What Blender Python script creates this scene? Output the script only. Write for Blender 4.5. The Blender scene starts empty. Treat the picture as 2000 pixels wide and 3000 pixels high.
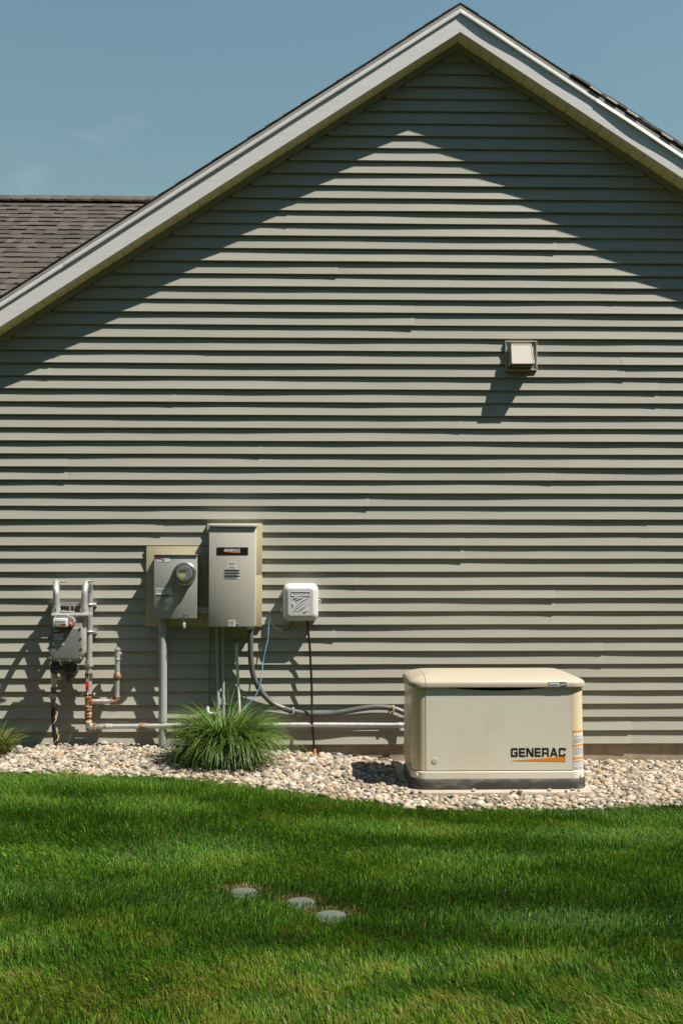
import bpy, bmesh, math, random
import numpy as np
from mathutils import Vector, Matrix

R = math.radians
random.seed(7)
rng = np.random.default_rng(11)
SC = bpy.context.scene
COL = SC.collection

# ---------------------------------------------------------------- camera
CAM_P = np.array([0.0, -8.0, 1.3353])
F_PX, YAW, PITCH = 3019.1, R(1.2327), R(3.2189)
FWD = np.array([math.sin(YAW) * math.cos(PITCH), math.cos(YAW) * math.cos(PITCH), math.sin(PITCH)])
RGT = np.array([math.cos(YAW), -math.sin(YAW), 0.0])
UPV = np.cross(RGT, FWD)
cam = bpy.data.cameras.new('camera')
cam.sensor_fit = 'VERTICAL'
cam.sensor_height = 36
cam.lens = 36 * F_PX / 3000
cam.clip_end = 2000
cam.clip_start = 0.05
camo = bpy.data.objects.new('camera', cam)
m = Matrix.Identity(4)
for i in range(3):
    m[i][0], m[i][1], m[i][2], m[i][3] = RGT[i], UPV[i], -FWD[i], CAM_P[i]
camo.matrix_world = m
COL.objects.link(camo)
SC.camera = camo

# ---------------------------------------------------------------- sun and sky
SUN_TO = Vector((2.09, -1.0, 3.76)).normalized()
sun = bpy.data.lights.new('sun', 'SUN')
sun.energy = 5.0
sun.angle = R(0.5)
sun.color = (1.0, 0.945, 0.85)
suno = bpy.data.objects.new('sun', sun)
suno.rotation_euler = SUN_TO.to_track_quat('Z', 'Y').to_euler()
suno.location = (6, -6, 12)
COL.objects.link(suno)

W = bpy.data.worlds.new('World')
SC.world = W
W.use_nodes = True
nt = W.node_tree
nt.nodes.clear()
sky = nt.nodes.new('ShaderNodeTexSky')
sky.sky_type = 'NISHITA'
sky.sun_disc = False
sky.sun_elevation = math.asin(SUN_TO.z)
sky.sun_rotation = math.atan2(SUN_TO.x, SUN_TO.y)
sky.altitude = 200
sky.air_density = 2.5
sky.dust_density = 0.2
sky.ozone_density = 4.0
bg = nt.nodes.new('ShaderNodeBackground')
bg.inputs['Strength'].default_value = 0.05
wo = nt.nodes.new('ShaderNodeOutputWorld')
# a faint wisp of cirrus over the low roof
tc = nt.nodes.new('ShaderNodeTexCoord')
mp = nt.nodes.new('ShaderNodeMapping')
mp.inputs['Scale'].default_value = (9, 9, 16)
nz = nt.nodes.new('ShaderNodeTexNoise')
nz.inputs['Scale'].default_value = 1.6
nz.inputs['Detail'].default_value = 6
nz.inputs['Roughness'].default_value = 0.62
nz.inputs['Distortion'].default_value = 0.6
cr = nt.nodes.new('ShaderNodeValToRGB')
cr.color_ramp.elements[0].position = 0.52
cr.color_ramp.elements[1].position = 0.78
dist = nt.nodes.new('ShaderNodeVectorMath')
dist.operation = 'DISTANCE'
wd = FWD + (150 - 1000) / F_PX * RGT - (480 - 1500) / F_PX * UPV
dist.inputs[1].default_value = tuple(wd / np.linalg.norm(wd))
fall = nt.nodes.new('ShaderNodeMapRange')
fall.inputs['From Min'].default_value = 0.0
fall.inputs['From Max'].default_value = 0.11
fall.inputs['To Min'].default_value = 0.17
fall.inputs['To Max'].default_value = 0.0
mu = nt.nodes.new('ShaderNodeMath')
mu.operation = 'MULTIPLY'
mx = nt.nodes.new('ShaderNodeMix')
mx.data_type = 'RGBA'
mx.inputs['B'].default_value = (9.5, 9.8, 10.2, 1)
L = nt.links.new
L(tc.outputs['Generated'], mp.inputs['Vector'])
L(mp.outputs['Vector'], nz.inputs['Vector'])
L(nz.outputs['Fac'], cr.inputs['Fac'])
L(tc.outputs['Generated'], dist.inputs[0])
L(dist.outputs['Value'], fall.inputs['Value'])
L(cr.outputs['Color'], mu.inputs[0])
L(fall.outputs['Result'], mu.inputs[1])
L(mu.outputs['Value'], mx.inputs['Factor'])
L(sky.outputs['Color'], mx.inputs['A'])
wb = nt.nodes.new('ShaderNodeMix')                 # even white balance of the whole sky
wb.data_type = 'RGBA'
wb.blend_type = 'MULTIPLY'
wb.inputs['Factor'].default_value = 1.0
wb.inputs['B'].default_value = (0.94, 1.05, 1.0, 1)
L(mx.outputs['Result'], wb.inputs['A'])
L(wb.outputs['Result'], bg.inputs['Color'])
L(bg.outputs['Background'], wo.inputs['Surface'])

SC.view_settings.view_transform = 'Standard'
SC.view_settings.look = 'None'
SC.view_settings.gamma = 1
SC.view_settings.exposure = 0.8
SC.view_settings.use_curve_mapping = False
SC.render.engine = 'CYCLES'
SC.cycles.max_bounces = 6
SC.cycles.diffuse_bounces = 3
SC.cycles.use_denoising = True


def at(px, py, Y):
    """the point of the vertical plane at depth Y that lies behind a pixel of the photograph"""
    d = FWD + (px - 1000) / F_PX * RGT - (py - 1500) / F_PX * UPV
    t = (Y - CAM_P[1]) / d[1]
    return Vector(CAM_P + t * d)


def pix(P):
    d = np.asarray(P, float) - CAM_P
    z = d @ FWD
    return 1000 + F_PX * (d @ RGT) / z, 1500 - F_PX * (d @ UPV) / z


# ---------------------------------------------------------------- materials
def M(name, col, rough=0.5, metal=0.0, var=0.08, vscale=6.0, bump=0.0, bscale=150.0, spec=0.5,
      dirt=None, dirt_amt=0.0, dirt_scale=4.0, stretch=(1, 1, 1), objrand=None, lo=0.5, hi=0.7, ty=0.0):
    mt = bpy.data.materials.new(name)
    mt.use_nodes = True
    n = mt.node_tree.nodes
    l = mt.node_tree.links.new
    b = n['Principled BSDF']
    b.inputs['Roughness'].default_value = rough
    b.inputs['Metallic'].default_value = metal
    b.inputs['Specular IOR Level'].default_value = spec
    geo = n.new('ShaderNodeNewGeometry')
    mpn = n.new('ShaderNodeMapping')
    mpn.inputs['Scale'].default_value = stretch
    mpn.inputs['Rotation'].default_value = (0, ty, 0)
    l(geo.outputs['Position'], mpn.inputs['Vector'])
    base = None
    if objrand:
        oi = n.new('ShaderNodeObjectInfo')
        rp = n.new('ShaderNodeValToRGB')
        els = rp.color_ramp.elements
        els[0].color = (*objrand[0], 1)
        els[0].position = 0
        els[1].color = (*objrand[-1], 1)
        for i, c in enumerate(objrand[1:-1]):
            e_ = els.new((i + 1) / (len(objrand) - 1))
            e_.color = (*c, 1)
        rp.color_ramp.interpolation = 'CONSTANT' if len(objrand) > 4 else 'LINEAR'
        l(oi.outputs['Random'], rp.inputs['Fac'])
        base = rp.outputs['Color']
    no = n.new('ShaderNodeTexNoise')
    no.inputs['Scale'].default_value = vscale
    no.inputs['Detail'].default_value = 5
    l(mpn.outputs['Vector'], no.inputs['Vector'])
    mr = n.new('ShaderNodeMapRange')
    mr.inputs['From Min'].default_value = 0.3
    mr.inputs['From Max'].default_value = 0.7
    mr.inputs['To Min'].default_value = 1 - var
    mr.inputs['To Max'].default_value = 1 + var
    l(no.outputs['Fac'], mr.inputs['Value'])
    mul = n.new('ShaderNodeMix')
    mul.data_type = 'RGBA'
    mul.blend_type = 'MULTIPLY'
    mul.inputs['Factor'].default_value = 1
    if base:
        l(base, mul.inputs['A'])
    else:
        mul.inputs['A'].default_value = (*col, 1)
    l(mr.outputs['Result'], mul.inputs['B'])
    out = mul.outputs['Result']
    if dirt:
        n2 = n.new('ShaderNodeTexNoise')
        n2.inputs['Scale'].default_value = dirt_scale
        n2.inputs['Detail'].default_value = 7
        n2.inputs['Roughness'].default_value = 0.65
        l(mpn.outputs['Vector'], n2.inputs['Vector'])
        m2 = n.new('ShaderNodeMapRange')
        m2.inputs['From Min'].default_value = lo
        m2.inputs['From Max'].default_value = hi
        m2.inputs['To Max'].default_value = dirt_amt
        l(n2.outputs['Fac'], m2.inputs['Value'])
        mm = n.new('ShaderNodeMix')
        mm.data_type = 'RGBA'
        mm.inputs['B'].default_value = (*dirt, 1)
        l(m2.outputs['Result'], mm.inputs['Factor'])
        l(out, mm.inputs['A'])
        out = mm.outputs['Result']
    l(out, b.inputs['Base Color'])
    if bump:
        n3 = n.new('ShaderNodeTexNoise')
        n3.inputs['Scale'].default_value = bscale
        n3.inputs['Detail'].default_value = 3
        l(mpn.outputs['Vector'], n3.inputs['Vector'])
        bp = n.new('ShaderNodeBump')
        bp.inputs['Strength'].default_value = bump
        bp.inputs['Distance'].default_value = 0.004
        l(n3.outputs['Fac'], bp.inputs['Height'])
        l(bp.outputs['Normal'], b.inputs['Normal'])
    return mt


def leaf_material(name, trans=0.3, rough=0.5):
    mt = bpy.data.materials.new(name)
    mt.use_nodes = True
    n = mt.node_tree.nodes
    l = mt.node_tree.links.new
    b = n['Principled BSDF']
    b.inputs['Roughness'].default_value = rough
    b.inputs['Specular IOR Level'].default_value = 0.35
    a = n.new('ShaderNodeAttribute')
    a.attribute_name = 'tint'
    l(a.outputs['Color'], b.inputs['Base Color'])
    t = n.new('ShaderNodeBsdfTranslucent')
    l(a.outputs['Color'], t.inputs['Color'])
    mix = n.new('ShaderNodeMixShader')
    mix.inputs['Fac'].default_value = trans
    l(b.outputs['BSDF'], mix.inputs[1])
    l(t.outputs['BSDF'], mix.inputs[2])
    l(mix.outputs['Shader'], n['Material Output'].inputs['Surface'])
    return mt


SLOPE = 0.667
ANG = math.atan(SLOPE)
m_siding = M('vinyl_siding', (0.352, 0.340, 0.281), 0.55, var=0.035, vscale=1.3, bump=0.05, bscale=60, stretch=(0.25, 1, 6), spec=0.22)
m_trim = M('vinyl_trim', (0.30, 0.30, 0.22), 0.5, var=0.03)
m_soffit = M('soffit_vinyl', (0.80, 0.72, 0.40), 0.5, var=0.04)
m_fascL = M('fascia_aluminium_left', (0.71, 0.69, 0.665), 0.5, var=0.03, vscale=30, bump=0.18, bscale=42, stretch=(0.05, 1, 1.6), ty=ANG)
m_fascR = M('fascia_aluminium_right', (0.71, 0.69, 0.665), 0.5, var=0.03, vscale=30, bump=0.18, bscale=42, stretch=(0.05, 1, 1.6), ty=-ANG)
m_drip = M('drip_edge_white', (0.80, 0.79, 0.76), 0.4, var=0.03)
m_deck = M('roof_edge_grey', (0.30, 0.29, 0.265), 0.7, var=0.15)
m_shing = M('asphalt_shingle', (0.1, 0.085, 0.07), 0.9, var=0.28, vscale=55, bump=0.5, bscale=300,
            objrand=[(0.066, 0.055, 0.046), (0.088, 0.074, 0.060), (0.052, 0.045, 0.038), (0.102, 0.085, 0.069)], spec=0.2)
m_shingE = M('asphalt_shingle_edge', (0.05, 0.046, 0.042), 0.9, var=0.3, vscale=60, bump=0.5, bscale=300, spec=0.2)
m_shingW = M('weathered_shingle_edge', (0.17, 0.16, 0.145), 0.9, var=0.3, vscale=60, bump=0.4, bscale=300, spec=0.2)
m_found = M('foundation_concrete', (0.36, 0.29, 0.21), 0.9, var=0.22, vscale=7, bump=0.5, bscale=120, dirt=(0.2, 0.15, 0.10), dirt_amt=0.5, dirt_scale=9, spec=0.2)
m_pad = M('pad_concrete', (0.36, 0.31, 0.25), 0.85, var=0.1, vscale=9, bump=0.3, bscale=180, spec=0.2)
m_soil = M('bed_soil', (0.22, 0.17, 0.12), 0.95, var=0.4, vscale=60, bump=0.6, bscale=150, spec=0.1)
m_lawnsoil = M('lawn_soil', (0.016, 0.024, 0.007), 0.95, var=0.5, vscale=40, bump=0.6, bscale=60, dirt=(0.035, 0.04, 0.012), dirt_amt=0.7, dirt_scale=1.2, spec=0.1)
PEB = [(c[0] * 0.70, c[1] * 0.70, c[2] * 0.67) for c in [(0.50, 0.40, 0.30), (0.40, 0.34, 0.28), (0.56, 0.47, 0.38), (0.30, 0.27, 0.24), (0.46, 0.33, 0.22),
       (0.60, 0.53, 0.46), (0.34, 0.30, 0.24), (0.50, 0.38, 0.30), (0.22, 0.19, 0.165), (0.52, 0.45, 0.34)]]
m_pebO = M('river_pebble', (0.4, 0.35, 0.3), 0.65, var=0.16, vscale=45, objrand=PEB, spec=0.3)
m_galv = M('galvanised_steel', (0.52, 0.51, 0.49), 0.42, 0.55, var=0.16, vscale=26, bump=0.15, bscale=200, dirt=(0.24, 0.14, 0.07), dirt_amt=0.55, dirt_scale=12, lo=0.56, hi=0.74)
m_silver = M('silver_pipe_paint', (0.50, 0.50, 0.485), 0.36, 0.5, var=0.1, vscale=30)
m_rust = M('rusty_fitting', (0.25, 0.10, 0.022), 0.8, 0.15, var=0.4, vscale=40, bump=0.4, bscale=160, dirt=(0.42, 0.37, 0.29), dirt_amt=0.9, dirt_scale=34, lo=0.50, hi=0.60)
m_darkfit = M('dark_brown_fitting', (0.085, 0.06, 0.045), 0.65, 0.2, var=0.3, vscale=40)
m_cast = M('grey_cast_fitting', (0.17, 0.165, 0.15), 0.6, 0.3, var=0.3, vscale=30, dirt=(0.30, 0.28, 0.24), dirt_amt=0.6, dirt_scale=22)
m_iron = M('dark_iron', (0.06, 0.062, 0.06), 0.55, 0.3, var=0.3, vscale=30, dirt=(0.2, 0.19, 0.17), dirt_amt=0.4, dirt_scale=20)
m_meter = M('gas_meter_paint', (0.23, 0.23, 0.215), 0.42, 0.15, var=0.06, vscale=10, bump=0.06, bscale=200)
m_meterS = M('gas_meter_side_paint', (0.29, 0.29, 0.26), 0.45, 0.1, var=0.06)
m_pvc = M('grey_pvc', (0.31, 0.315, 0.315), 0.45, var=0.06, vscale=12, dirt=(0.42, 0.41, 0.38), dirt_amt=0.3, dirt_scale=9)
m_white = M('white_pvc', (0.60, 0.58, 0.54), 0.5, var=0.06)
m_flex = M('flexible_conduit_grey', (0.095, 0.093, 0.09), 0.4, var=0.08, vscale=20)
m_black = M('black_cable', (0.012, 0.012, 0.012), 0.4, var=0.1)
m_blue = M('blue_cable', (0.16, 0.36, 0.52), 0.45, var=0.05)
m_yellow = M('yellow_wire', (0.60, 0.42, 0.12), 0.5, var=0.1)
m_orange = M('orange_paint', (0.75, 0.24, 0.012), 0.5, var=0.03)
m_brown = M('brown_wire', (0.12, 0.085, 0.06), 0.7, var=0.2)
m_board = M('mounting_board_tan', (0.41, 0.365, 0.225), 0.5, var=0.05, vscale=2, bump=0.12, bscale=40, stretch=(0.2, 1, 5))
m_mbox = M('meter_box_grey', (0.325, 0.32, 0.30), 0.38, 0.0, var=0.05, vscale=5, bump=0.05, bscale=90, dirt=(0.42, 0.41, 0.38), dirt_amt=0.25, dirt_scale=6, lo=0.55)
m_tbox = M('switch_box_grey', (0.49, 0.465, 0.405), 0.4, 0.0, var=0.035, vscale=4, bump=0.05, bscale=90)
m_chrome = M('meter_ring_metal', (0.62, 0.61, 0.58), 0.22, 0.9, var=0.08, vscale=30)
m_face = M('meter_dial_face', (0.27, 0.28, 0.275), 0.5, var=0.1, vscale=30)
m_yellowsticker = M('yellow_sticker', (0.66, 0.58, 0.03), 0.5, var=0.05)
m_sticker = M('white_sticker', (0.66, 0.65, 0.63), 0.45, var=0.06, vscale=20)
m_ink = M('black_print', (0.012, 0.012, 0.012), 0.4, var=0.05)
m_greyink = M('grey_print', (0.22, 0.22, 0.22), 0.5, var=0.1)
m_red = M('red_paint', (0.50, 0.02, 0.015), 0.4, var=0.08)
m_redsticker = M('red_print', (0.26, 0.035, 0.03), 0.5, var=0.2, vscale=40)
m_redtag = M('red_seal', (0.85, 0.07, 0.03), 0.4, var=0.05)
m_cbox = M('white_box_plastic', (0.57, 0.565, 0.56), 0.4, var=0.025, vscale=8)
m_cboxd = M('white_box_lettering', (0.60, 0.60, 0.60), 0.4, var=0.02)  # even pale tone of the raised lettering
m_gen = M('generator_bisque_paint', (0.685, 0.645, 0.535), 0.34, var=0.025, vscale=3, bump=0.04, bscale=260, dirt=(0.56, 0.48, 0.33), dirt_amt=0.4, dirt_scale=2.2)
m_genlid = M('generator_lid_bisque', (0.40, 0.345, 0.265), 0.42, var=0.03, vscale=3)
m_genpost = M('generator_corner_bisque', (0.68, 0.56, 0.37), 0.3, var=0.03, vscale=3)
m_gendark = M('generator_interior', (0.02, 0.02, 0.02), 0.7, var=0.1)
m_tray = M('black_base_tray', (0.045, 0.04, 0.036), 0.6, var=0.3, vscale=8, dirt=(0.30, 0.25, 0.19), dirt_amt=0.75, dirt_scale=9, lo=0.5, hi=0.78, stretch=(0.6, 1, 1.6))
m_genring = M('lock_ring_tan', (0.45, 0.40, 0.31), 0.4, var=0.03)
m_hood = M('vent_hood_plastic', (0.40, 0.36, 0.31), 0.5, var=0.04, vscale=8)
m_cover = M('green_grey_lid', (0.092, 0.108, 0.088), 0.85, var=0.16, vscale=30, bump=0.3, bscale=150, dirt=(0.14, 0.14, 0.10), dirt_amt=0.6, dirt_scale=30)
m_groove = M('lid_groove', (0.06, 0.078, 0.068), 0.8)
m_glass = bpy.data.materials.new('meter_glass')
m_glass.use_nodes = True
_b = m_glass.node_tree.nodes['Principled BSDF']
_b.inputs['Transmission Weight'].default_value = 1.0
_b.inputs['Roughness'].default_value = 0.02
_b.inputs['IOR'].default_value = 1.12
m_grass = leaf_material('lawn_blades', 0.32, 0.5)
m_grass.node_tree.nodes['Principled BSDF'].inputs['Specular IOR Level'].default_value = 0.22
m_clump = leaf_material('clump_blades', 0.16, 0.42)
m_gravel = M('river_gravel', (1, 1, 1), 0.65, var=0.14, vscale=45, spec=0.3)
m_shingA = M('asphalt_shingle_far', (1, 1, 1), 0.9, var=0.28, vscale=55, bump=0.5, bscale=300, spec=0.2)
for _m in (m_gravel, m_shingA):
    _n = _m.node_tree
    _a = _n.nodes.new('ShaderNodeAttribute')
    _a.attribute_name = 'tint'
    for nd in _n.nodes:
        if nd.type == 'MIX' and nd.blend_type == 'MULTIPLY':
            _n.links.new(_a.outputs['Color'], nd.inputs['A'])


# ---------------------------------------------------------------- object helpers
ORIG = {}


def thing(name, label, cat, loc, group=None):
    o = bpy.data.objects.new(name, None)
    o.empty_display_size = 0.1
    o.location = loc
    o['label'] = label
    o['category'] = cat
    if group:
        o['group'] = group
    COL.objects.link(o)
    ORIG[o.name] = Vector(loc)
    return o


def link(name, me, mat, parent=None, label=None, kind=None, cat=None, loc=None):
    o = bpy.data.objects.new(name, me)
    if mat is not None and len(me.materials) == 0:
        me.materials.append(mat)
    COL.objects.link(o)
    if parent is not None:
        o.parent = parent
        ORIG[o.name] = ORIG[parent.name]
    else:
        ORIG[o.name] = Vector(loc) if loc is not None else Vector((0, 0, 0))
        if loc is not None:
            o.location = loc
    if label:
        o['label'] = label
    if kind:
        o['kind'] = kind
    if cat:
        o['category'] = cat
    return o


class MB:
    def __init__(s):
        s.v, s.f = [], []

    def add(s, v, f):
        b = len(s.v)
        s.v += [tuple(p) for p in v]
        s.f += [tuple(i + b for i in q) for q in f]
        return s

    def box(s, x0, x1, y0, y1, z0, z1):
        v = [(x0, y0, z0), (x1, y0, z0), (x1, y1, z0), (x0, y1, z0), (x0, y0, z1), (x1, y0, z1), (x1, y1, z1), (x0, y1, z1)]
        return s.add(v, [(0, 3, 2, 1), (4, 5, 6, 7), (0, 1, 5, 4), (1, 2, 6, 5), (2, 3, 7, 6), (3, 0, 4, 7)])

    def loft(s, rings, cap=True, closed=True):
        n = len(rings[0])
        v = [p for r in rings for p in r]
        f = []
        for i in range(len(rings) - 1):
            for j in range(n if closed else n - 1):
                k = (j + 1) % n
                f.append((i * n + j, i * n + k, (i + 1) * n + k, (i + 1) * n + j))
        if cap:
            f.append(tuple(reversed(range(n))))
            f.append(tuple(range((len(rings) - 1) * n, len(rings) * n)))
        return s.add(v, f)

    def tube(s, pts, r, seg=12, cap=True):
        P = [Vector(p) for p in pts]
        rs = list(r) if hasattr(r, '__len__') else [r] * len(P)
        rings = []
        up = None
        for i, p in enumerate(P):
            t = (P[min(i + 1, len(P) - 1)] - P[max(i - 1, 0)])
            if t.length < 1e-9:
                t = P[-1] - P[0]
            t.normalize()
            if up is None:
                up = t.orthogonal().normalized()
            up = (up - t * up.dot(t))
            up.normalize()
            w = t.cross(up)
            rings.append([p + (up * math.cos(2 * math.pi * j / seg) + w * math.sin(2 * math.pi * j / seg)) * rs[i] for j in range(seg)])
        return s.loft(rings, cap)

    def cyl(s, p0, p1, r0, r1=None, seg=16):
        return s.tube([p0, p1], [r0, r0 if r1 is None else r1], seg)

    def prism(s, poly, y0, y1):
        """polygon in the x-z plane, between two depths"""
        n = len(poly)
        v = [(x, y0, z) for x, z in poly] + [(x, y1, z) for x, z in poly]
        f = [tuple(range(n)), tuple(reversed(range(n, 2 * n)))]
        f += [(i, i + n, (i + 1) % n + n, (i + 1) % n) for i in range(n)]
        return s.add(v, f)

    def build(s, name, mat, parent=None, bevel=0.0, bseg=2, smooth=True, angle=32, label=None, kind=None, cat=None, loc=None, fix=True):
        o_ = ORIG[parent.name] if parent is not None else (Vector(loc) if loc is not None else Vector((0, 0, 0)))
        me = bpy.data.meshes.new(name)
        me.from_pydata([(p[0] - o_.x, p[1] - o_.y, p[2] - o_.z) for p in s.v], [], s.f)
        if bevel or fix:
            bm = bmesh.new()
            bm.from_mesh(me)
            if fix:
                bmesh.ops.recalc_face_normals(bm, faces=bm.faces)
            if bevel:
                es = [e for e in bm.edges if len(e.link_faces) == 2 and e.calc_face_angle(0) > R(30)]
                bmesh.ops.bevel(bm, geom=es, offset=bevel, segments=bseg, profile=0.5, affect='EDGES', clamp_overlap=True)
            bm.to_mesh(me)
            bm.free()
        if smooth:
            me.polygons.foreach_set('use_smooth', [True] * len(me.polygons))
            me.set_sharp_from_angle(angle=R(angle))
        me.update()
        return link(name, me, mat, parent, label, kind, cat, loc)


def bezier(pts, n=8):
    """smooth path through points (Catmull-Rom)"""
    P = [Vector(p) for p in pts]
    out = []
    for i in range(len(P) - 1):
        a, b, c, d = P[max(i - 1, 0)], P[i], P[i + 1], P[min(i + 2, len(P) - 1)]
        for k in range(n):
            t = k / n
            out.append(0.5 * ((2 * b) + (c - a) * t + (2 * a - 5 * b + 4 * c - d) * t * t + (3 * b - a - 3 * c + d) * t ** 3))
    out.append(P[-1])
    return out


def arc(c, r, a0, a1, u, v, n=10):
    return [Vector(c) + Vector(u) * (r * math.cos(a0 + (a1 - a0) * k / n)) + Vector(v) * (r * math.sin(a0 + (a1 - a0) * k / n)) for k in range(n + 1)]


def rrect(x0, x1, y0, y1, r, n=6):
    """rounded rectangle, list of (a, b)"""
    out = []
    for cx, cy, a in ((x1 - r, y1 - r, 0), (x0 + r, y1 - r, 90), (x0 + r, y0 + r, 180), (x1 - r, y0 + r, 270)):
        for k in range(n + 1):
            t = R(a + 90 * k / n)
            out.append((cx + r * math.cos(t), cy + r * math.sin(t)))
    return out


def shape2d(splines, x0, z0, w, h, y, name, mat, parent, depth=0.0006):
    """flat lettering built from closed outlines in a unit box, standing in the x-z plane"""
    cu = bpy.data.curves.new(name, 'CURVE')
    cu.dimensions = '2D'
    cu.fill_mode = 'BOTH'
    cu.extrude = depth
    for sp in splines:
        s = cu.splines.new('POLY')
        s.points.add(len(sp) - 1)
        for i, (a, b) in enumerate(sp):
            s.points[i].co = (a * w, b * h, 0, 1)
        s.use_cyclic_u = True
    return from_curve(cu, name, mat, parent, x0, y, z0)


def from_curve(cu, name, mat, parent, x0, y, z0, fit=None):
    tmp = bpy.data.objects.new('tmp', cu)
    COL.objects.link(tmp)
    dg = bpy.context.evaluated_depsgraph_get()
    me = bpy.data.meshes.new_from_object(tmp.evaluated_get(dg))
    bpy.data.objects.remove(tmp)
    co = np.empty(len(me.vertices) * 3)
    me.vertices.foreach_get('co', co)
    co = co.reshape(-1, 3)
    if fit:
        lo, hi = co.min(0), co.max(0)
        co[:, 0] = (co[:, 0] - lo[0]) / (hi[0] - lo[0]) * fit[0]
        co[:, 1] = (co[:, 1] - lo[1]) / (hi[1] - lo[1]) * fit[1]
    o_ = ORIG[parent.name]
    nc = np.stack([co[:, 0] + x0 - o_.x, y - co[:, 2] - o_.y, co[:, 1] + z0 - o_.z], 1)
    me.vertices.foreach_set('co', nc.ravel())
    me.materials.clear()
    me.update()
    me.name = name
    return link(name, me, mat, parent)


def text(s, x0, z0, w, h, y, mat, parent, name='lettering', bold=0.0):
    cu = bpy.data.curves.new(name, 'FONT')
    cu.body = s
    cu.extrude = 0.0005
    cu.offset = bold
    return from_curve(cu, name, mat, parent, x0, y, z0, (w, h))


T = 0.24


def generac_letters():
    """wide squared capitals"""
    out = []
    wid = {'G': 1.0, 'E': 0.92, 'N': 1.05, 'R': 1.0, 'A': 1.12, 'C': 0.98}
    x = 0.0
    t, ch = 0.2, 0.1
    for c in 'GENERAC':
        w = wid[c]
        S = []
        tv = 0.24
        if c == 'E':
            S = [[(0, 0), (w, 0), (w, t), (tv, t), (tv, .4), (w * .94, .4), (w * .94, .6), (tv, .6), (tv, 1 - t), (w, 1 - t), (w, 1), (0, 1)]]
        if c == 'N':
            S = [[(0, 0), (tv, 0), (tv, .68), (w - tv - .08, 0), (w, 0), (w, 1), (w - tv, 1), (w - tv, .32), (tv + .08, 1), (0, 1)]]
        if c == 'C':
            S = [[(ch, 0), (w - ch, 0), (w, ch), (w, .34), (w - tv, .34), (w - tv, t), (tv, t), (tv, 1 - t), (w - tv, 1 - t), (w - tv, .68), (w, .68), (w, 1 - ch), (w - ch, 1), (ch, 1), (0, 1 - ch), (0, ch)]]
        if c == 'G':
            S = [[(ch, 0), (w - ch, 0), (w, ch), (w, .56), (w * .5, .56), (w * .5, .38), (w - tv, .38), (w - tv, t), (tv, t), (tv, 1 - t), (w - tv, 1 - t), (w - tv, .72), (w, .72), (w, 1 - ch), (w - ch, 1), (ch, 1), (0, 1 - ch), (0, ch)]]
        if c == 'R':
            S = [[(0, 0), (tv, 0), (tv, .32), (w * .62, .32), (w - tv, .24), (w - tv, 0), (w, 0), (w, .3), (w - .1, .4), (w, .5), (w, 1 - ch), (w - ch, 1), (0, 1)],
                 [(tv, .5), (w - tv, .5), (w - tv, 1 - t), (tv, 1 - t)]]
        if c == 'A':
            S = [[(0, 0), (.26, 0), (.34, .2), (w - .34, .2), (w - .26, 0), (w, 0), (w * .5 + .16, 1), (w * .5 - .16, 1)],
                 [(.42, .38), (w - .42, .38), (w * .5, .74)]]
        out += [[(a + x, b) for a, b in sp] for sp in S]
        x += w + 0.17
    x -= 0.17
    return [[(a / x, b) for a, b in sp] for sp in out]


GL = generac_letters()


def plate(name, px0, py0, px1, py1, Y, mat, parent, th=0.001, tilt=0.0):
    a, b = at(px0, py0, Y), at(px1, py1, Y)
    x0, x1, z0, z1 = a.x, b.x, b.z, a.z
    mb = MB().box(x0, x1, Y - th, Y, z0, z1)
    if tilt:
        cx, cz = (x0 + x1) / 2, (z0 + z1) / 2
        mb.v = [(cx + (x - cx) * math.cos(tilt) - (z - cz) * math.sin(tilt), y, cz + (x - cx) * math.sin(tilt) + (z - cz) * math.cos(tilt)) for x, y, z in mb.v]
    return mb.build(name, mat, parent, smooth=False)


def print_lines(parent, px0, py0, px1, py1, Y, n, mat=None, fill=0.34, seed=0):
    rr = random.Random(seed)
    a, b = at(px0, py0, Y), at(px1, py1, Y)
    h = (a.z - b.z) / n
    mb = MB()
    for i in range(n):
        z = a.z - (i + 0.5) * h
        x1 = a.x + (b.x - a.x) * rr.uniform(0.72, 1.0)
        mb.box(a.x, x1, Y - 0.0006, Y, z - h * fill / 2, z + h * fill / 2)
    return mb.build('print', mat or m_greyink, parent, smooth=False)


def sines(seed, n=7, lo=0.4, hi=2.0):
    r = np.random.default_rng(seed)
    k = r.uniform(lo, hi, n)
    a = r.uniform(0, 2 * np.pi, n)
    ph = r.uniform(0, 2 * np.pi, n)
    return lambda x, y: sum(np.sin((x * np.cos(a[i]) + y * np.sin(a[i])) * k[i] * 2 * np.pi + ph[i]) for i in range(n)) / math.sqrt(n)


def set_tint(me, cols):
    at_ = me.color_attributes.new('tint', 'FLOAT_COLOR', 'POINT')
    at_.data.foreach_set('color', np.concatenate([cols, np.ones((len(cols), 1))], 1).astype(np.float32).ravel())


# ================================================================ TERRAIN
WX = np.array([-40, -4, -1.65, -0.6, 0, 0.6, 2.5, 5, 40])
WZ = np.array([0.0, 0.0, 0.0, -0.03, -0.075, -0.125, -0.145, -0.17, -0.2])
_und = sines(5, 5, 0.12, 0.4)


def ground(x, y):
    x = np.asarray(x, float)
    y = np.asarray(y, float)
    wz = np.interp(x, WX, WZ)
    t = np.clip(-y / 4.0, 0, 1)
    s = t * t * (3 - 2 * t)
    s = 0.35 * t + 0.65 * s
    base = wz * (1 - s) + (-0.22) * s
    lawn = np.clip((-y - 1.3) / 1.5, 0, 1)
    return base + 0.012 * lawn * _und(x, y)


def ground_at(px, py, dz=0.0):
    d = FWD + (px - 1000) / F_PX * RGT - (py - 1500) / F_PX * UPV
    t0 = 2.0
    prev = None
    for k in range(1400):
        t = t0 + k * 0.005
        P = CAM_P + t * d
        if P[2] <= float(ground(P[0], P[1])) + dz:
            return P
    return P


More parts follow.
